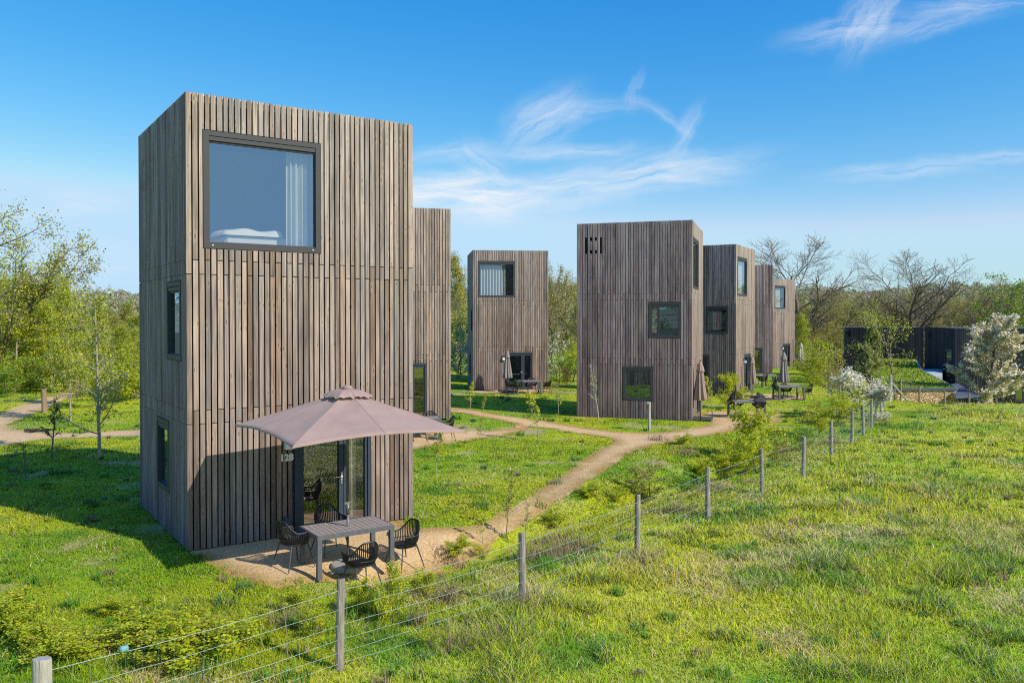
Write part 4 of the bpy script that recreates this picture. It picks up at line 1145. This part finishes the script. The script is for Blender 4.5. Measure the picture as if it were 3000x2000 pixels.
# ------------------------------------------------------------------ right background: dark buildings, grassed roof, canopies
BK = (np.array([.017, .021, .034]), np.array([.036, .044, .066]))
def build_background_buildings():
    global GREEN_ROOF
    JJ = ([2.9], [2.9])
    house('dark_house', 'low house clad in blackened boards at the far left end of the dark group', 39.9, 100., -.39, 8.6, 6., -2.9, 201,
          dict(front=[('slot', .28/8.3*4.757, .75/8.3*4.757, 5.2, 5.85), ('window', 1.9, 2.5, 3.2, 4.6)], left=[], right=[], back=[]), 6.36, 'black_clad', BK, JJ, 'blackened board houses', (.0, 3.), pitch=.16)
    house('dark_house', 'long house clad in blackened boards behind the flowering cherry', 38.4, 72., -.17, 14., 8.2, -2.75, 202,
          dict(front=[('door', 1.62, 2.0, .06, 2.3), ('door', 2.2, 2.6, .06, 2.3), ('window', 3.2, 3.7, 3.4, 4.8)], left=[('window', .45, 1.5, 3.45, 4.5), ('slot', 3.6, 3.75, 5.4, 6.0), ('slot', 3.9, 4.05, 5.4, 6.0)], right=[], back=[]), 6.4, 'black_clad', BK, JJ, 'blackened board houses', (.0, 3.), pitch=.16)
    # grassed roof over a stone faced building
    zr = lambda y: -.26+.0155*(y-56)
    P = [AT(2585, 56.), AT(2803, 56.), AT(2700, 72.), AT(2682, 86.), AT(2560, 88.), AT(2540, 70.)]
    GREEN_ROOF = np.array(P)
    t = thing('grassed_roof_building', 'low building with a grassed roof and honey coloured dry stone front wall', 'building', (P[0][0], P[0][1], 0)); ox, oy = P[0]
    n = len(P); m = MB(); m.add([[x-ox, y-oy, zr(y)] for x, y in P], ngons=[list(range(n))]); me = m.build('roof', M['ground'], t, cols=np.tile([.30, .38, .04], (n, 1)))
    m = MB()
    for i in range(n):
        a, b = P[i], P[(i+1) % n]; m.add([[a[0]-ox, a[1]-oy, -3], [b[0]-ox, b[1]-oy, -3], [b[0]-ox, b[1]-oy, zr(b[1])-.13], [a[0]-ox, a[1]-oy, zr(a[1])-.13]], [[0, 1, 2, 3]])
    m.build('stone_wall', M['stone'], t)
    for i, mat in ((0, 'darkroof'), (1, 'zinc'), (2, 'zinc')):
        a, b = np.array([*P[i], zr(P[i][1])]), np.array([*P[i+1], zr(P[i+1][1])]); q = np.array([ox, oy, 0]); d = (b-a)/np.linalg.norm(b-a); nn = np.array([d[1], -d[0], 0]); nn /= np.linalg.norm(nn)
        V = [p+nn*o+np.array([0, 0, z])-q for p in (a, b) for o, z in ((-.03, -.13), (.10, -.13), (.10, .03), (-.03, .03))]
        mm = MB(); mm.add(V, [[0, 1, 5, 4], [1, 2, 6, 5], [2, 3, 7, 6], [3, 0, 4, 7], [0, 3, 2, 1], [4, 5, 6, 7]]); mm.build('roof_edge', M[mat], me)
    # grass on it
    x = RNG.uniform(GREEN_ROOF[:, 0].min(), GREEN_ROOF[:, 0].max(), 26000); y = RNG.uniform(56, 88, 26000)
    k = in_poly(x, y, GREEN_ROOF); x, y = x[k], y[k]; c, dry, tall = turf(x, y); cc = (c*.6+np.array([.26, .32, .03])*.5)*(.7+.6*RNG.random((len(x), 1)))
    V, q, tr, C = blades(x, y, zr(y), RNG.uniform(.08, .2, len(x)), np.full(len(x), .06), cc, RNG.uniform(.1, .8, len(x)), False)
    o = mesh_np('roof_grass', V, [tr], M['grass'], cols=C); tag(o, 'yellow green grass growing on the roof behind the stone wall', 'grass', kind='stuff')
    def slab(name, label, pts, th, mat, cat, posts=()):
        o = np.array(pts[0]); t = thing(name, label, cat, tuple(o)); m = MB(); n = len(pts)
        V = [np.array(p)-o for p in pts]+[np.array(p)-o-np.array([0, 0, th]) for p in pts]
        m.add(V, [[i, (i+1) % n, n+(i+1) % n, n+i] for i in range(n)], ngons=[list(range(n))[::-1], list(range(n, 2*n))]); m.build('sheet', M[mat], t)
        for (x, y, z0, z1) in posts:
            m = MB(); m.tube([(x-o[0], y-o[1], z0-o[2]), (x-o[0], y-o[1], z1-o[2])], .07, 8); m.build('post', M['frame'], t)
    slab('entrance_canopy', 'dark blue grey canopy sheet beside the stone wall', [(*AT(2767, 62.), -.52), (*AT(2803, 53.), -.58), (*AT(2874, 54.), -.56), (*AT(2806, 63.), -.45)], .08, 'darkroof', 'canopy',
         [(*AT(2862, 54.6), -3, -.65), (*AT(2812, 54.), -3, -.68), (*AT(2835, 57), -3, -.65)])
    slab('entrance_canopy', 'pale grey canopy with a bent edge against the dark house', [(*AT(2690, 76), -.15), (*AT(2706, 70), -.25), (*AT(2762, 70.), -.40), (*AT(2761, 76.), -.15)], .3, 'awning', 'canopy')
    slab('entrance_canopy', 'lower pale canopy wedge next to the grassed roof', [(*AT(2706, 70), -.55), (*AT(2740, 64), -.95), (*AT(2775, 66.), -1.0), (*AT(2755, 71.), -.7)], .12, 'awning', 'canopy')

# ------------------------------------------------------------------ planting
def build_plants():
    def proto(key, kind, seed, h, r0, bark, sets, name, cat, minr=.006): PROTO[key] = (plant(kind, seed, h, r0, bark, sets, name, 'x', cat, (0, 0, 0), minr=minr), h); PROTO[key] = (PROTO[key][0], PLANT_H[PROTO[key][0]])
    L = lambda per, size, cols, sp=.14: ('crown', 'leaf', per, size, cols, sp)
    for i in range(4): proto('young%d' % i, 'young', 10+i, 7., .075, 'palebark', [L(32, .08, [YG, YG, YG+OL, HT][i], .18)], 'young_tree', 'tree', .012)
    for i in range(3): proto('broad%d' % i, 'broad', 30+i, 10., .2, 'bark', [L(9, .16, [YG, GR, OL][i], .28)], 'broadleaf_tree', 'tree', .016)
    proto('bigleft', 'broad', 41, 12., .24, 'bark', [L(24, .10, YG+OL, .3)], 'broadleaf_tree', 'tree', .012)
    for i in range(2): proto('bare%d' % i, 'bare', 50+i, 11., .26, 'twig', [('crown', 'leaf', 1.2, .07, OL, .12)], 'bare_tree', 'tree', .013)
    for i in range(3): proto('willow%d' % i, 'willow', 60+i, 9., .2, 'bark', [L(13, .13, [OL, OL, OL+YG][i], .3)], 'budding_tree', 'tree', .018)
    for i in range(4): proto('bush%d' % i, 'bush', 70+i, 2., .03, 'bark', [L(19, .075, [YG, GR, HT, OL][i], .10)], 'shrub', 'shrub')
    for i in range(2): proto('blossom%d' % i, 'bush', 80+i, 3., .05, 'bark', [('blossom', 'petal', 10, .10, WH+PK, .13), L(4, .09, GR, .13)], 'blossoming_shrub', 'shrub')
    for i in range(3): proto('haw%d' % i, 'haw', 90+i, 2., .028, 'bark', [L(30, .07, HT, .10)], 'hawthorn_shrub', 'shrub')
    for i in range(3): proto('sap%d' % i, 'sapling', 100+i, 2., .022, 'palebark', [L([1.2, 4, 6][i], .07, [YG, YG, HT][i], .05)], 'sapling', 'sapling', .007)
    for i in range(2): proto('scrub%d' % i, 'bush', 170+i, 1., .015, 'bark', [L(22, .05, [tuple(min(.8, c*1.05) for c in v) for v in HT]+YG[:1], .07)], 'scrub', 'shrub')
    proto('red', 'bush', 110, 1.5, .03, 'bark', [L(7, .07, [(.26, .12, .06), (.30, .16, .09), (.20, .14, .04)], .09)], 'shrub', 'shrub')
    GL = 'young spring trees along the left woodland edge'; rr = lambda: RNG.random()*6.28
    # the wood at the left
    put('bigleft', -150, 44., 13.0, 1.2, 'tall tree with sparse yellow green leaves leaning in at the left picture edge')
    put('willow2', -20, 52., 9.8, 2., 'olive budding tree below the tallest tree at the left edge')
    k = 0
    for px, d, zt in [(-30,56,7.8),(45,52,6.9),(98,60,7.4),(172,58,6.0),(225,64,5.8),(345,60,5.6),(395,66,5.8),(25,60,6.8),(75,55,6.2),(115,66,6.6),(150,52,5.4),(200,62,6.6),(235,56,5.6),(262,70,7.0),(300,58,6.2),(330,66,7.2),(352,54,6.0),(384,62,6.9),(405,57,5.6),(180,76,7.2),(120,84,8.2),(60,78,8.6),(290,82,7.6),(370,80,7.9),(425,72,6.5)]:
        put(['young0','young1','young3','young2'][k % 4], px, d, zt-(2.1 if px > 225 else .3)+RNG.uniform(-.3, .3), rr(), 'young yellow green tree standing in the left woodland', GL, RNG.uniform(1.0, 1.45)); k += 1
    k = 0
    for px, d, zt in [(-60,66,9.5),(-20,72,9.5),(40,88,9.),(-110,58,10)]: put(['broad0','willow0','broad2'][k % 3], px, d, zt, rr(), 'taller olive tree deep in the left woodland', 'taller trees deep in the left woodland', 1.); k += 1
    k = 0
    for px, d, zt in [(245,56,2.4),(285,54,2.2),(135,50,2.4),(170,55,2.9),(215,58,3.),(360,56,3.2),(330,48,1.8),(410,52,2.8),(20,58,3.4),(95,62,3.6),(-10,47,1.9),(40,49,2.1),(85,51,1.9),(120,55,2.2),(10,53,2.8),(65,57,3.),(150,60,2.6),(225,50,2.3),(300,47,2.2),(345,44,2.2),(375,50,2.6),(400,46,2.0),(265,60,2.5),(320,54,2.8),(190,66,2.8)]:
        put(['bush0','bush3','bush1','bush2'][k % 4], px, d, zt, rr(), 'low leafy shrub under the trees of the left woodland', 'shrubs under the left woodland', 1.5); k += 1
    put('young1', 205, 35.6, 6.1, 1., 'slim pale stemmed tree beside the bend of the sandy track', None, .75)
    put('young0', 284, 41., 5.4, 2., 'slim pale stemmed tree behind the lawn, left of number 128', None, .8)
    plant('young', 121, 5.3, .058, 'palebark', [('crown', 'leaf', 6, .07, YG, .08)], 'young_tree', 'thin trunked young tree alone on the lawn at the shadow edge of number 128', 'tree', (*G(291, 1345), 0), 1., minr=.008)
    plant('sapling', 122, 1.85, .03, 'bark', [('crown', 'leaf', 4, .07, [(.10, .12, .03), (.14, .15, .03)], .06)], 'sapling', 'small dark crooked sapling on the lawn near the shadow', 'sapling', (*G(152, 1345), 0), 2., minr=.009)
    plant('sapling', 123, 1.0, .02, 'bark', [], 'bare_shrub', 'little leafless shrub at the far left of the shaded lawn', 'shrub', (*G(75, 1400), 0), .5, minr=.006)
    # between the houses
    put('young2', 1338, 76, 10.2, 1., 'slender budding tree rising in the gap beside the partly hidden house', None, .7)
    put('bare1', 1352, 82, 9.5, 1., 'bare fine twigged tree in the gap left of the curtained house', None, .55)
    put('blossom0', 1340, 66, 3.6, 1., 'white blossoming shrub in the gap left of the curtained house')
    put('bush1', 1350, 69, 4.6, 2., 'green shrub above the white blossom in the gap', None, 1.)
    for i, (px, d, zt) in enumerate([(1615,88,10.2),(1655,92,9.2),(1690,86,8.4),(1585,96,9.4),(1720,95,8.8)]):
        put('willow%d' % (i % 3), px, d, zt, rr(), 'olive budding willow behind the gap between the two middle houses', 'willows behind the middle gap', .8)
    put('blossom1', 1632, 66, 3.5, 2., 'pink white blossoming shrub right of the curtained house')
    put('bush2', 1680, 63, 2.9, 2., 'bright green shrub against the left edge of the broad dark house', None, 1.2)
    put('bush1', 1640, 60, 1.9, 2., 'mid green shrub under the pink white blossom', None, 1.4)
    put('red', 1660, 53, 1.45, 1., 'reddish bronze shrub beside the path behind the broad dark house')
    put('bush2', 1612, 50.5, .75, 1., 'low bright shrub at the right foot of the curtained house', None, 1.4)
    # saplings on the lawns
    for key, px, py, h, rz, lab in [('sap2',1378,1205,1.35,0,'leafy sapling by the path in front of the gap, near the curtained house'),('sap1',1415,1216,1.0,1,'smaller leafy sapling right of the path bend'),('sap2',1578,1290,1.75,2,'bushy sapling with bright leaves in the middle of the lawn'),
        ('sap0',1636,1218,1.5,1,'thin leaning bare sapling in the shaded lawn'),('sap1',1405,1300,.95,.4,'tiny sapling in the lawn just past the parasol tip'),('sap1',1275,1390,1.35,2.2,'thin stake like sapling on the lawn right of number 128'),
        ('sap1',1482,1590,1.3,1.1,'thin dark sapling at the path edge near the fence'),('sap2',1415,1560,.7,2.1,'small sprig at the lower edge of the path'),('sap0',1540,1605,1.0,4,'straggly bare sprig at the fence beside the path'),
        ('sap2',1790,1215,.9,3,'small leafy shrub at the foot of the bare sapling'),('sap2',1895-1530+1525,1150,1.0,2,'sapling with yellow leaves behind the broad dark house corner')]:
        d = G(px, py)[1]; put(key, px, d, h+float(H(*G(px, py))), rz, lab)
    put('sap2', 2088, 38.4, 1.75, 1., 'yellow green sapling by the wall of the second house'); put('haw0', 2150, 41., 1.7, 2., 'spreading yellow green shrub by the wall of the second house')
    plant('sapling', 131, 2.35, .035, 'palebark', [('crown', 'leaf', 1.2, .06, YG, .06)], 'bare_sapling', 'bare pale sapling standing before the dark wall with two windows', 'sapling', (*G(1753, 1232), 0), .6, minr=.011)
    # shrubs along the fence
    for key, px, py, zt, wd, rz, lab in [('haw0',2185,1345,1.5,1.1,0,'tall bright yellow green hawthorn in front of the tipped chairs'),('haw1',2215,1385,1.15,1.5,1,'low spreading hawthorn at the ditch below the tall one'),('haw2',2120,1400,.7,1.6,2,'low yellow hawthorn on the ditch bank'),
        ('bush0',2400,1275,1.35,1.5,1,'wide yellow green bush against the fence below the white blossom'),('bush2',2455,1240,1.5,1.4,2,'bright bush at the foot of the white blossom'),('bush1',2345,1320,.75,1.6,3,'dark green low bush along the fence line'),('bush3',2290,1345,.6,1.5,1,'brownish low bush along the fence line'),
        ('haw1',1150,1815,.85,.8,2,'yellow hawthorn growing through the fence before the front table'),('haw2',1065,1790,.5,.9,.5,'slim hawthorn spray between the fence and the front table'),('scrub0',590,1950,.55,2.6,1,'broad low yellow green bramble mound at the near fence corner'),('scrub1',400,1880,.4,3.0,3,'low yellow bramble at the bottom left'),('scrub0',250,1930,.4,2.6,2,'low leafy bramble beside the nearest fence post'),('scrub1',15,1850,.5,2.4,2,'low leafy growth cut by the left picture edge'),
        ('bush1',2000,1445,.45,1.9,1,'dark low growth in the ditch'),('bush3',1905,1420,.5,1.8,2,'dry brownish growth on the ditch bank')]:
        x, y = G(px, py); put(key, px, y, zt, rz, lab, None, wd)
    k = 0
    for px, py, zt, wd in [(690,1905,.42,2.2),(480,1960,.4,2.6),(330,1800,.26,2.6),(560,1820,.30,2.4),(740,1840,.34,2.),(860,1790,.34,2.),(150,1880,.36,2.4),(930,1860,.38,1.8),(1240,1740,.38,1.6),(1330,1640,.36,1.8),(1420,1600,.3,1.6),(1620,1500,.34,2.),(1720,1450,.34,2.),(1800,1480,.4,1.8),(2060,1360,.5,1.6),(2000,1300,.4,1.8),(1260,1900,.3,1.5)]:
        x, y = G(px, py); put(['scrub0','bush2','scrub1'][k % 3], px, y, zt+float(H(x, y)), rr(), 'low yellow green scrub growing along the near fence', 'low scrub along the near fence', wd); k += 1
    x, y = AT(2528, 36.5)
    t = plant('haw', 141, 2.2, .04, 'bark', [('blossom', 'petal', 80, .06, WH, .07), ('crown', 'leaf', 3, .06, GR, .08)], 'blossoming_hawthorn', 'hawthorn with cascading pure white blossom beside the fence', 'shrub', (x, y, 0), 1., lean=(.25, 0)); t.scale = (1.4, 1.2, .84)
    for i, (px, d, zt, wd) in enumerate([(2405,62,2.,1.4),(2380,58,1.0,1.3),(2430,66,1.9,1.2),(2395,70,2.6,1.2),(2362,72,1.2,1.2),(2440,58,.9,1.)]):
        put(['bush0','bush2','bush3'][i % 3], px, d, zt, rr(), 'yellow green bush in the hedge between the far patio and the fence', 'bushes between the far patio and the fence', wd)
    # right side
    put('bare0', 2350, 98, 14.2, .3, 'big bare tree rising behind the farthest tower house', None, 1.5)
    put('bare0', 2672, 116, 13.6, 2.1, 'wide bare tree behind the dark houses at the right', None, 1.55)
    put('bare1', 2735, 130, 9.6, 1.1, 'smaller bare tree beside the wide one behind the dark houses', None, 1.3)
    put('young0', 2348, 88, 4.9, 1., 'golden green young tree just right of the farthest tower house', None, 1.1)
    GW = 'brown budding thickets behind the dark houses'
    for i, (px, d, zt) in enumerate([(2410,140,9.2),(2465,150,9.),(2520,146,8.6),(2585,156,9.),(2640,140,8.2),(2690,148,8.8),(2745,160,9.2),(2440,128,6.),(2540,120,5.4),(2390,112,7.6),(2440,118,7.2),(2475,126,7.0),(2520,132,7.2),(2420,102,4.),(2470,108,3.4),(2375,104,4.6),(2560,140,7.6),(2620,150,7.4),(2700,155,7.2),(2760,142,7.4),(2810,150,7.9),(2850,138,8.2),(2895,146,8.4),(2940,150,9.),(2990,140,9.4),(3040,135,9.6),(2345,130,8.),(2300,140,8.2),(2720,128,4.),(2650,130,4.2),(2580,124,4.6),(2830,120,5.6)]):
        put('willow%d' % (i % 3), px, d, zt, rr(), 'brown olive budding thicket behind the dark houses', GW, RNG.uniform(1., 1.4))
    put('bare1', 2880, 118, 9.6, 4., 'bare branched tree above the flowering cherry', None, 1.2)
    put('broad1', 2975, 108, 10.2, 1., 'green leafed tree at the right edge behind the cherry', None, 1.1)
    put('broad1', 3070, 116, 11.2, 3., 'taller green tree at the far right edge', None, 1.1)
    put('blossom1', 2535, 122, 5.2, 1., 'distant white blossoming tree beside the wide bare tree', None, .9)
    put('blossom0', 2800, 126, 4.4, 3., 'distant pinkish blossoming shrubs left of the cherry', None, 1.6)
    x, y = AT(2888, 57.)
    ch = plant('cherry', 151, 6.9, .11, 'bark', [('blossom', 'petal', 62, .115, PK+WH, .075), ('crown', 'leaf', 13, .09, BZ, .18)], 'flowering_cherry', 'flowering cherry with pale pink blossom and bronze leaves before the dark house', 'tree', (x, y, float(H(x, y))-.2), 1., minr=.012); ch.scale = (1.3, 1.3, .97)
    x, y = AT(2552, 62); plant('young', 152, 4.2, .06, 'palebark', [('crown', 'leaf', 17, .115, [(.34, .37, .15), (.42, .45, .20), (.30, .34, .11)], .12)], 'young_tree', 'greyish leaved young tree on the grassed roof', 'tree', (x, y, -.25), 1., minr=.014)
    x, y = AT(2624, 55); plant('haw', 153, 5.4, .075, 'bark', [('crown', 'leaf', 10, .095, YG, .13)], 'young_tree', 'yellow green spreading young tree in front of the stone wall end', 'tree', (x, y, -.9), 2., minr=.012)

# ------------------------------------------------------------------ hills and the far woods
def hill_z(az, r):
    """height of the hills at azimuth az (0 = straight ahead) and distance r"""
    az = np.asarray(az, float)
    ridge = 17+4*np.sin(az*3+1)+3.5*np.sin(az*9+2)+1.6*np.sin(az*23)+2*np.sin(az*41+1)
    return -3+(ridge+3)*sstep(230, 640, r)-6*sstep(700, 1100, r)

def build_hills():
    az = np.linspace(-PI, PI, 361)[:-1]; rs = np.array([200, 250, 310, 380, 450, 520, 590, 650, 720, 900, 1200])
    A, R = np.meshgrid(az, rs); a, r = A.ravel(), R.ravel(); z = hill_z(a, r); n = len(az)
    V = np.stack([r*np.sin(a), r*np.cos(a), z-.4], 1); i = np.arange(n)
    Q = np.concatenate([np.stack([j*n+i, j*n+(i+1) % n, (j+1)*n+(i+1) % n, (j+1)*n+i], 1) for j in range(len(rs)-1)])
    o = mesh_np('hills', V, [Q], M['hill'], cols=np.tile([.26, .24, .13], (len(V), 1)), smooth=True); tag(o, None, None, kind='structure')
    # crowns
    rg = np.random.default_rng(99); m = 2600
    a = np.concatenate([rg.uniform(-.66, .66, m), rg.uniform(.66, 2*PI-.66, 900)]); r = np.sqrt(rg.uniform(190**2, 690**2, len(a)))
    r[:400] = rg.uniform(600, 680, 400)
    hh = rg.uniform(5, 9.5, len(a)); z0 = np.where(r < 230, -2.5, hill_z(a, r)); cx, cy = r*np.sin(a), r*np.cos(a)
    pal = np.array([(.155, .13, .065), (.18, .155, .075), (.13, .125, .05), (.15, .17, .05), (.20, .17, .10), (.11, .125, .05), (.19, .19, .07)])*2.7
    Vs, Cs = [], []
    for k in range(len(a)):
        far = r[k] > 380; q = 70 if far else 110; h = hh[k]; w = h*rg.uniform(.36, .55)
        u = rg.normal(0, 1, (q, 3)); u /= np.linalg.norm(u, axis=1)[:, None]; c = u*np.array([w, w, h*.42])*rg.uniform(.45, 1.05, (q, 1))+[cx[k], cy[k], z0[k]+h*.58]
        s = rg.uniform(.35, .8, (q, 1))*(1.35 if far else 1.)
        n1 = rg.normal(0, 1, (q, 3)); n1 /= np.linalg.norm(n1, axis=1)[:, None]; n2 = np.cross(n1, rg.normal(0, 1, (q, 3))); n2 /= np.linalg.norm(n2, axis=1)[:, None]
        Vs.append(np.stack([c-n1*s, c+n2*s*.6, c+n1*s, c-n2*s*.6], 1).reshape(-1, 3))
        b = pal[rg.integers(len(pal))]*rg.uniform(.75, 1.15); hz = min(.5, r[k]/1300)  # hz: blue-grey distance haze painted into the crown colours
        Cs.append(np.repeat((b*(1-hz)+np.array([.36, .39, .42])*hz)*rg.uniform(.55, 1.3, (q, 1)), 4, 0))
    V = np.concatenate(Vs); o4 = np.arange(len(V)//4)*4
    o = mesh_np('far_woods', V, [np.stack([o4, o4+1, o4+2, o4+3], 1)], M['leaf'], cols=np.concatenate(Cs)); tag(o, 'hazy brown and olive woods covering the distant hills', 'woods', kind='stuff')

# ------------------------------------------------------------------ sky, sun, camera
SKY = .12                                                           # background strength
SUN_AZ = (.83, -.55); SUN_EL = math.radians(37)
def build_light():
    w = bpy.data.worlds.new('World'); SC.world = w; w.use_nodes = True; nt = w.node_tree; nt.nodes.clear()
    out = N(nt, 'ShaderNodeOutputWorld'); bg = N(nt, 'ShaderNodeBackground', i_Strength=SKY)
    sky = N(nt, 'ShaderNodeTexSky'); sky.sky_type = 'NISHITA'; sky.sun_disc = False
    sky.sun_elevation = SUN_EL; sky.sun_rotation = math.atan2(SUN_AZ[0], SUN_AZ[1]); sky.altitude = 100; sky.air_density = 1.0; sky.dust_density = .6; sky.ozone_density = 2.2
    hs = N(nt, 'ShaderNodeHueSaturation', i_Saturation=1.28, i_Value=1.); nt.links.new(sky.outputs[0], hs.inputs['Color'])
    sp = N(nt, 'ShaderNodeSeparateColor'); nt.links.new(hs.outputs[0], sp.inputs[0]); skyc = N(nt, 'ShaderNodeCombineColor')
    for i, (ref, hor, pw, mx) in enumerate(((.198, .40, 1.85, .52), (.342, .655, .97, .76), (.456, .91, .47, .97))):
        v = math_n(nt, 'POWER', math_n(nt, 'MULTIPLY', sp.outputs[i], .085/ref), pw)
        nt.links.new(math_n(nt, 'MINIMUM', math_n(nt, 'MULTIPLY', v, hor/SKY), mx/SKY), skyc.inputs[i])
    tc = N(nt, 'ShaderNodeTexCoord'); sx = N(nt, 'ShaderNodeSeparateXYZ'); nt.links.new(tc.outputs['Generated'], sx.inputs[0])
    yy = math_n(nt, 'MAXIMUM', sx.outputs[1], .05)
    cb = N(nt, 'ShaderNodeCombineXYZ'); nt.links.new(math_n(nt, 'DIVIDE', sx.outputs[0], yy), cb.inputs[0]); nt.links.new(math_n(nt, 'DIVIDE', sx.outputs[2], yy), cb.inputs[1])
    wn = N(nt, 'ShaderNodeTexNoise', i_Scale=7., i_Detail=7, i_Roughness=.62); nt.links.new(cb.outputs[0], wn.inputs['Vector'])
    wv = N(nt, 'ShaderNodeVectorMath', operation='SUBTRACT'); nt.links.new(wn.outputs['Color'], wv.inputs[0]); wv.inputs[1].default_value = (.5, .5, .5)
    ws = N(nt, 'ShaderNodeVectorMath', operation='MULTIPLY'); nt.links.new(wv.outputs[0], ws.inputs[0]); ws.inputs[1].default_value = (.085, .045, 0)
    wa = N(nt, 'ShaderNodeVectorMath', operation='ADD'); nt.links.new(cb.outputs[0], wa.inputs[0]); nt.links.new(ws.outputs[0], wa.inputs[1])
    tot = None
    for (px, py, ang, L, W, st) in [(1330,578,-2,210,44,1.25),(1240,560,6,150,30,.6),(1799,530,8.5,330,42,1.),(1412,480,-42,70,42,.6),(1590,356,38,110,50,.65),(1690,318,4,130,24,.42),(1675,446,2,170,19,.6),(1300,450,9,130,20,.5),(1997,390,62,80,20,.5),(1930,342,-28,80,15,.38),(1853,263,65,60,13,.3),
            (2545,62,58,120,52,.62),(2480,104,6,160,30,.6),(2745,72,24,150,26,.45),(2860,14,8,180,22,.42),(2640,507,5,180,19,.6),(2930,462,6,140,14,.45),(255,582,-8,85,22,.4),(250,770,3,220,45,.32),(1960,540,3,150,10,.35),(1500,620,4,260,22,.35),(150,620,5,150,16,.25)]:
        mp = N(nt, 'ShaderNodeMapping'); mp.vector_type = 'TEXTURE'; mp.inputs['Location'].default_value = ((px-1500)/F, (935-py)/F, 0); mp.inputs['Rotation'].default_value = (0, 0, math.radians(ang)); mp.inputs['Scale'].default_value = (L*1.75/F, W*2.0/F, 1)
        nt.links.new(wa.outputs[0], mp.inputs[0]); le = N(nt, 'ShaderNodeVectorMath', operation='LENGTH'); nt.links.new(mp.outputs[0], le.inputs[0]); st *= .85
        mr = N(nt, 'ShaderNodeMapRange', interpolation_type='SMOOTHERSTEP'); nt.links.new(le.outputs['Value'], mr.inputs['Value']); mr.inputs[1].default_value = 0.; mr.inputs[2].default_value = 1.15; mr.inputs[3].default_value = st; mr.inputs[4].default_value = 0.
        fs = N(nt, 'ShaderNodeVectorMath', operation='MULTIPLY_ADD'); nt.links.new(mp.outputs[0], fs.inputs[0]); fs.inputs[1].default_value = (.85*L/110, 2.6*(W/30)**.5, 1); fs.inputs[2].default_value = (px*.013, py*.017, 0)
        fn = N(nt, 'ShaderNodeTexNoise', i_Scale=1., i_Detail=5, i_Roughness=.62, i_Distortion=.4); fn.noise_dimensions = '2D'; nt.links.new(fs.outputs[0], fn.inputs['Vector'])
        v = math_n(nt, 'MULTIPLY', mr.outputs[0], ramp(nt, fn.outputs['Fac'], [(.26, .06), (.5, .55), (.76, 1.)]))   # filaments combed along the streak
        tot = v if tot is None else math_n(nt, 'ADD', tot, v)
    al = math_n(nt, 'MULTIPLY', tot, math_n(nt, 'GREATER_THAN', sx.outputs[1], .06))
    al = math_n(nt, 'MULTIPLY', math_n(nt, 'MINIMUM', al, 1.), .9, True)
    c = mix_c(nt, al, skyc.outputs[0], (7.3, 7.6, 8.0))
    nt.links.new(c, bg.inputs['Color']); nt.links.new(bg.outputs[0], out.inputs[0])
    l = bpy.data.lights.new('sun', 'SUN'); l.energy = 5.0; l.angle = math.radians(.53); l.color = (1., .93, .83)
    o = bpy.data.objects.new('sun', l); link(o)
    n = math.hypot(*SUN_AZ); d = Vector((SUN_AZ[0]/n*math.cos(SUN_EL), SUN_AZ[1]/n*math.cos(SUN_EL), math.sin(SUN_EL)))
    o.rotation_euler = (-d).to_track_quat('-Z', 'Y').to_euler(); o.location = d*60
    cam = bpy.data.cameras.new('camera'); cam.sensor_width = 36; cam.sensor_fit = 'HORIZONTAL'; cam.lens = F/3000*36; cam.shift_y = SH/3000; cam.clip_start = .1; cam.clip_end = 6000
    co = bpy.data.objects.new('camera', cam); link(co); co.location = (0, 0, HC); co.rotation_euler = (PI/2-PITCH, 0, 0)
    SC.camera = co

def settings():
    SC.render.engine = 'CYCLES'; c = SC.cycles
    SC.view_settings.view_transform = 'Standard'; SC.view_settings.look = 'None'; SC.view_settings.exposure = 0; SC.view_settings.gamma = 1
    c.max_bounces = 7; c.diffuse_bounces = 3; c.glossy_bounces = 4; c.transmission_bounces = 4; c.transparent_max_bounces = 10
    c.use_denoising = False; c.filter_width = 1.1
    try: c.denoiser = 'OPENIMAGEDENOISE'; c.denoising_input_passes = 'RGB_ALBEDO_NORMAL'
    except Exception: pass
    c.use_adaptive_sampling = True; c.adaptive_threshold = .01; c.sample_clamp_indirect = 8; c.caustics_reflective = False; c.caustics_refractive = False

build_houses(); build_background_buildings()
build_ground(); build_paths(); build_furniture(); build_fences(); build_plants()
build_grass(); build_weeds(); build_hills()
build_light(); settings()
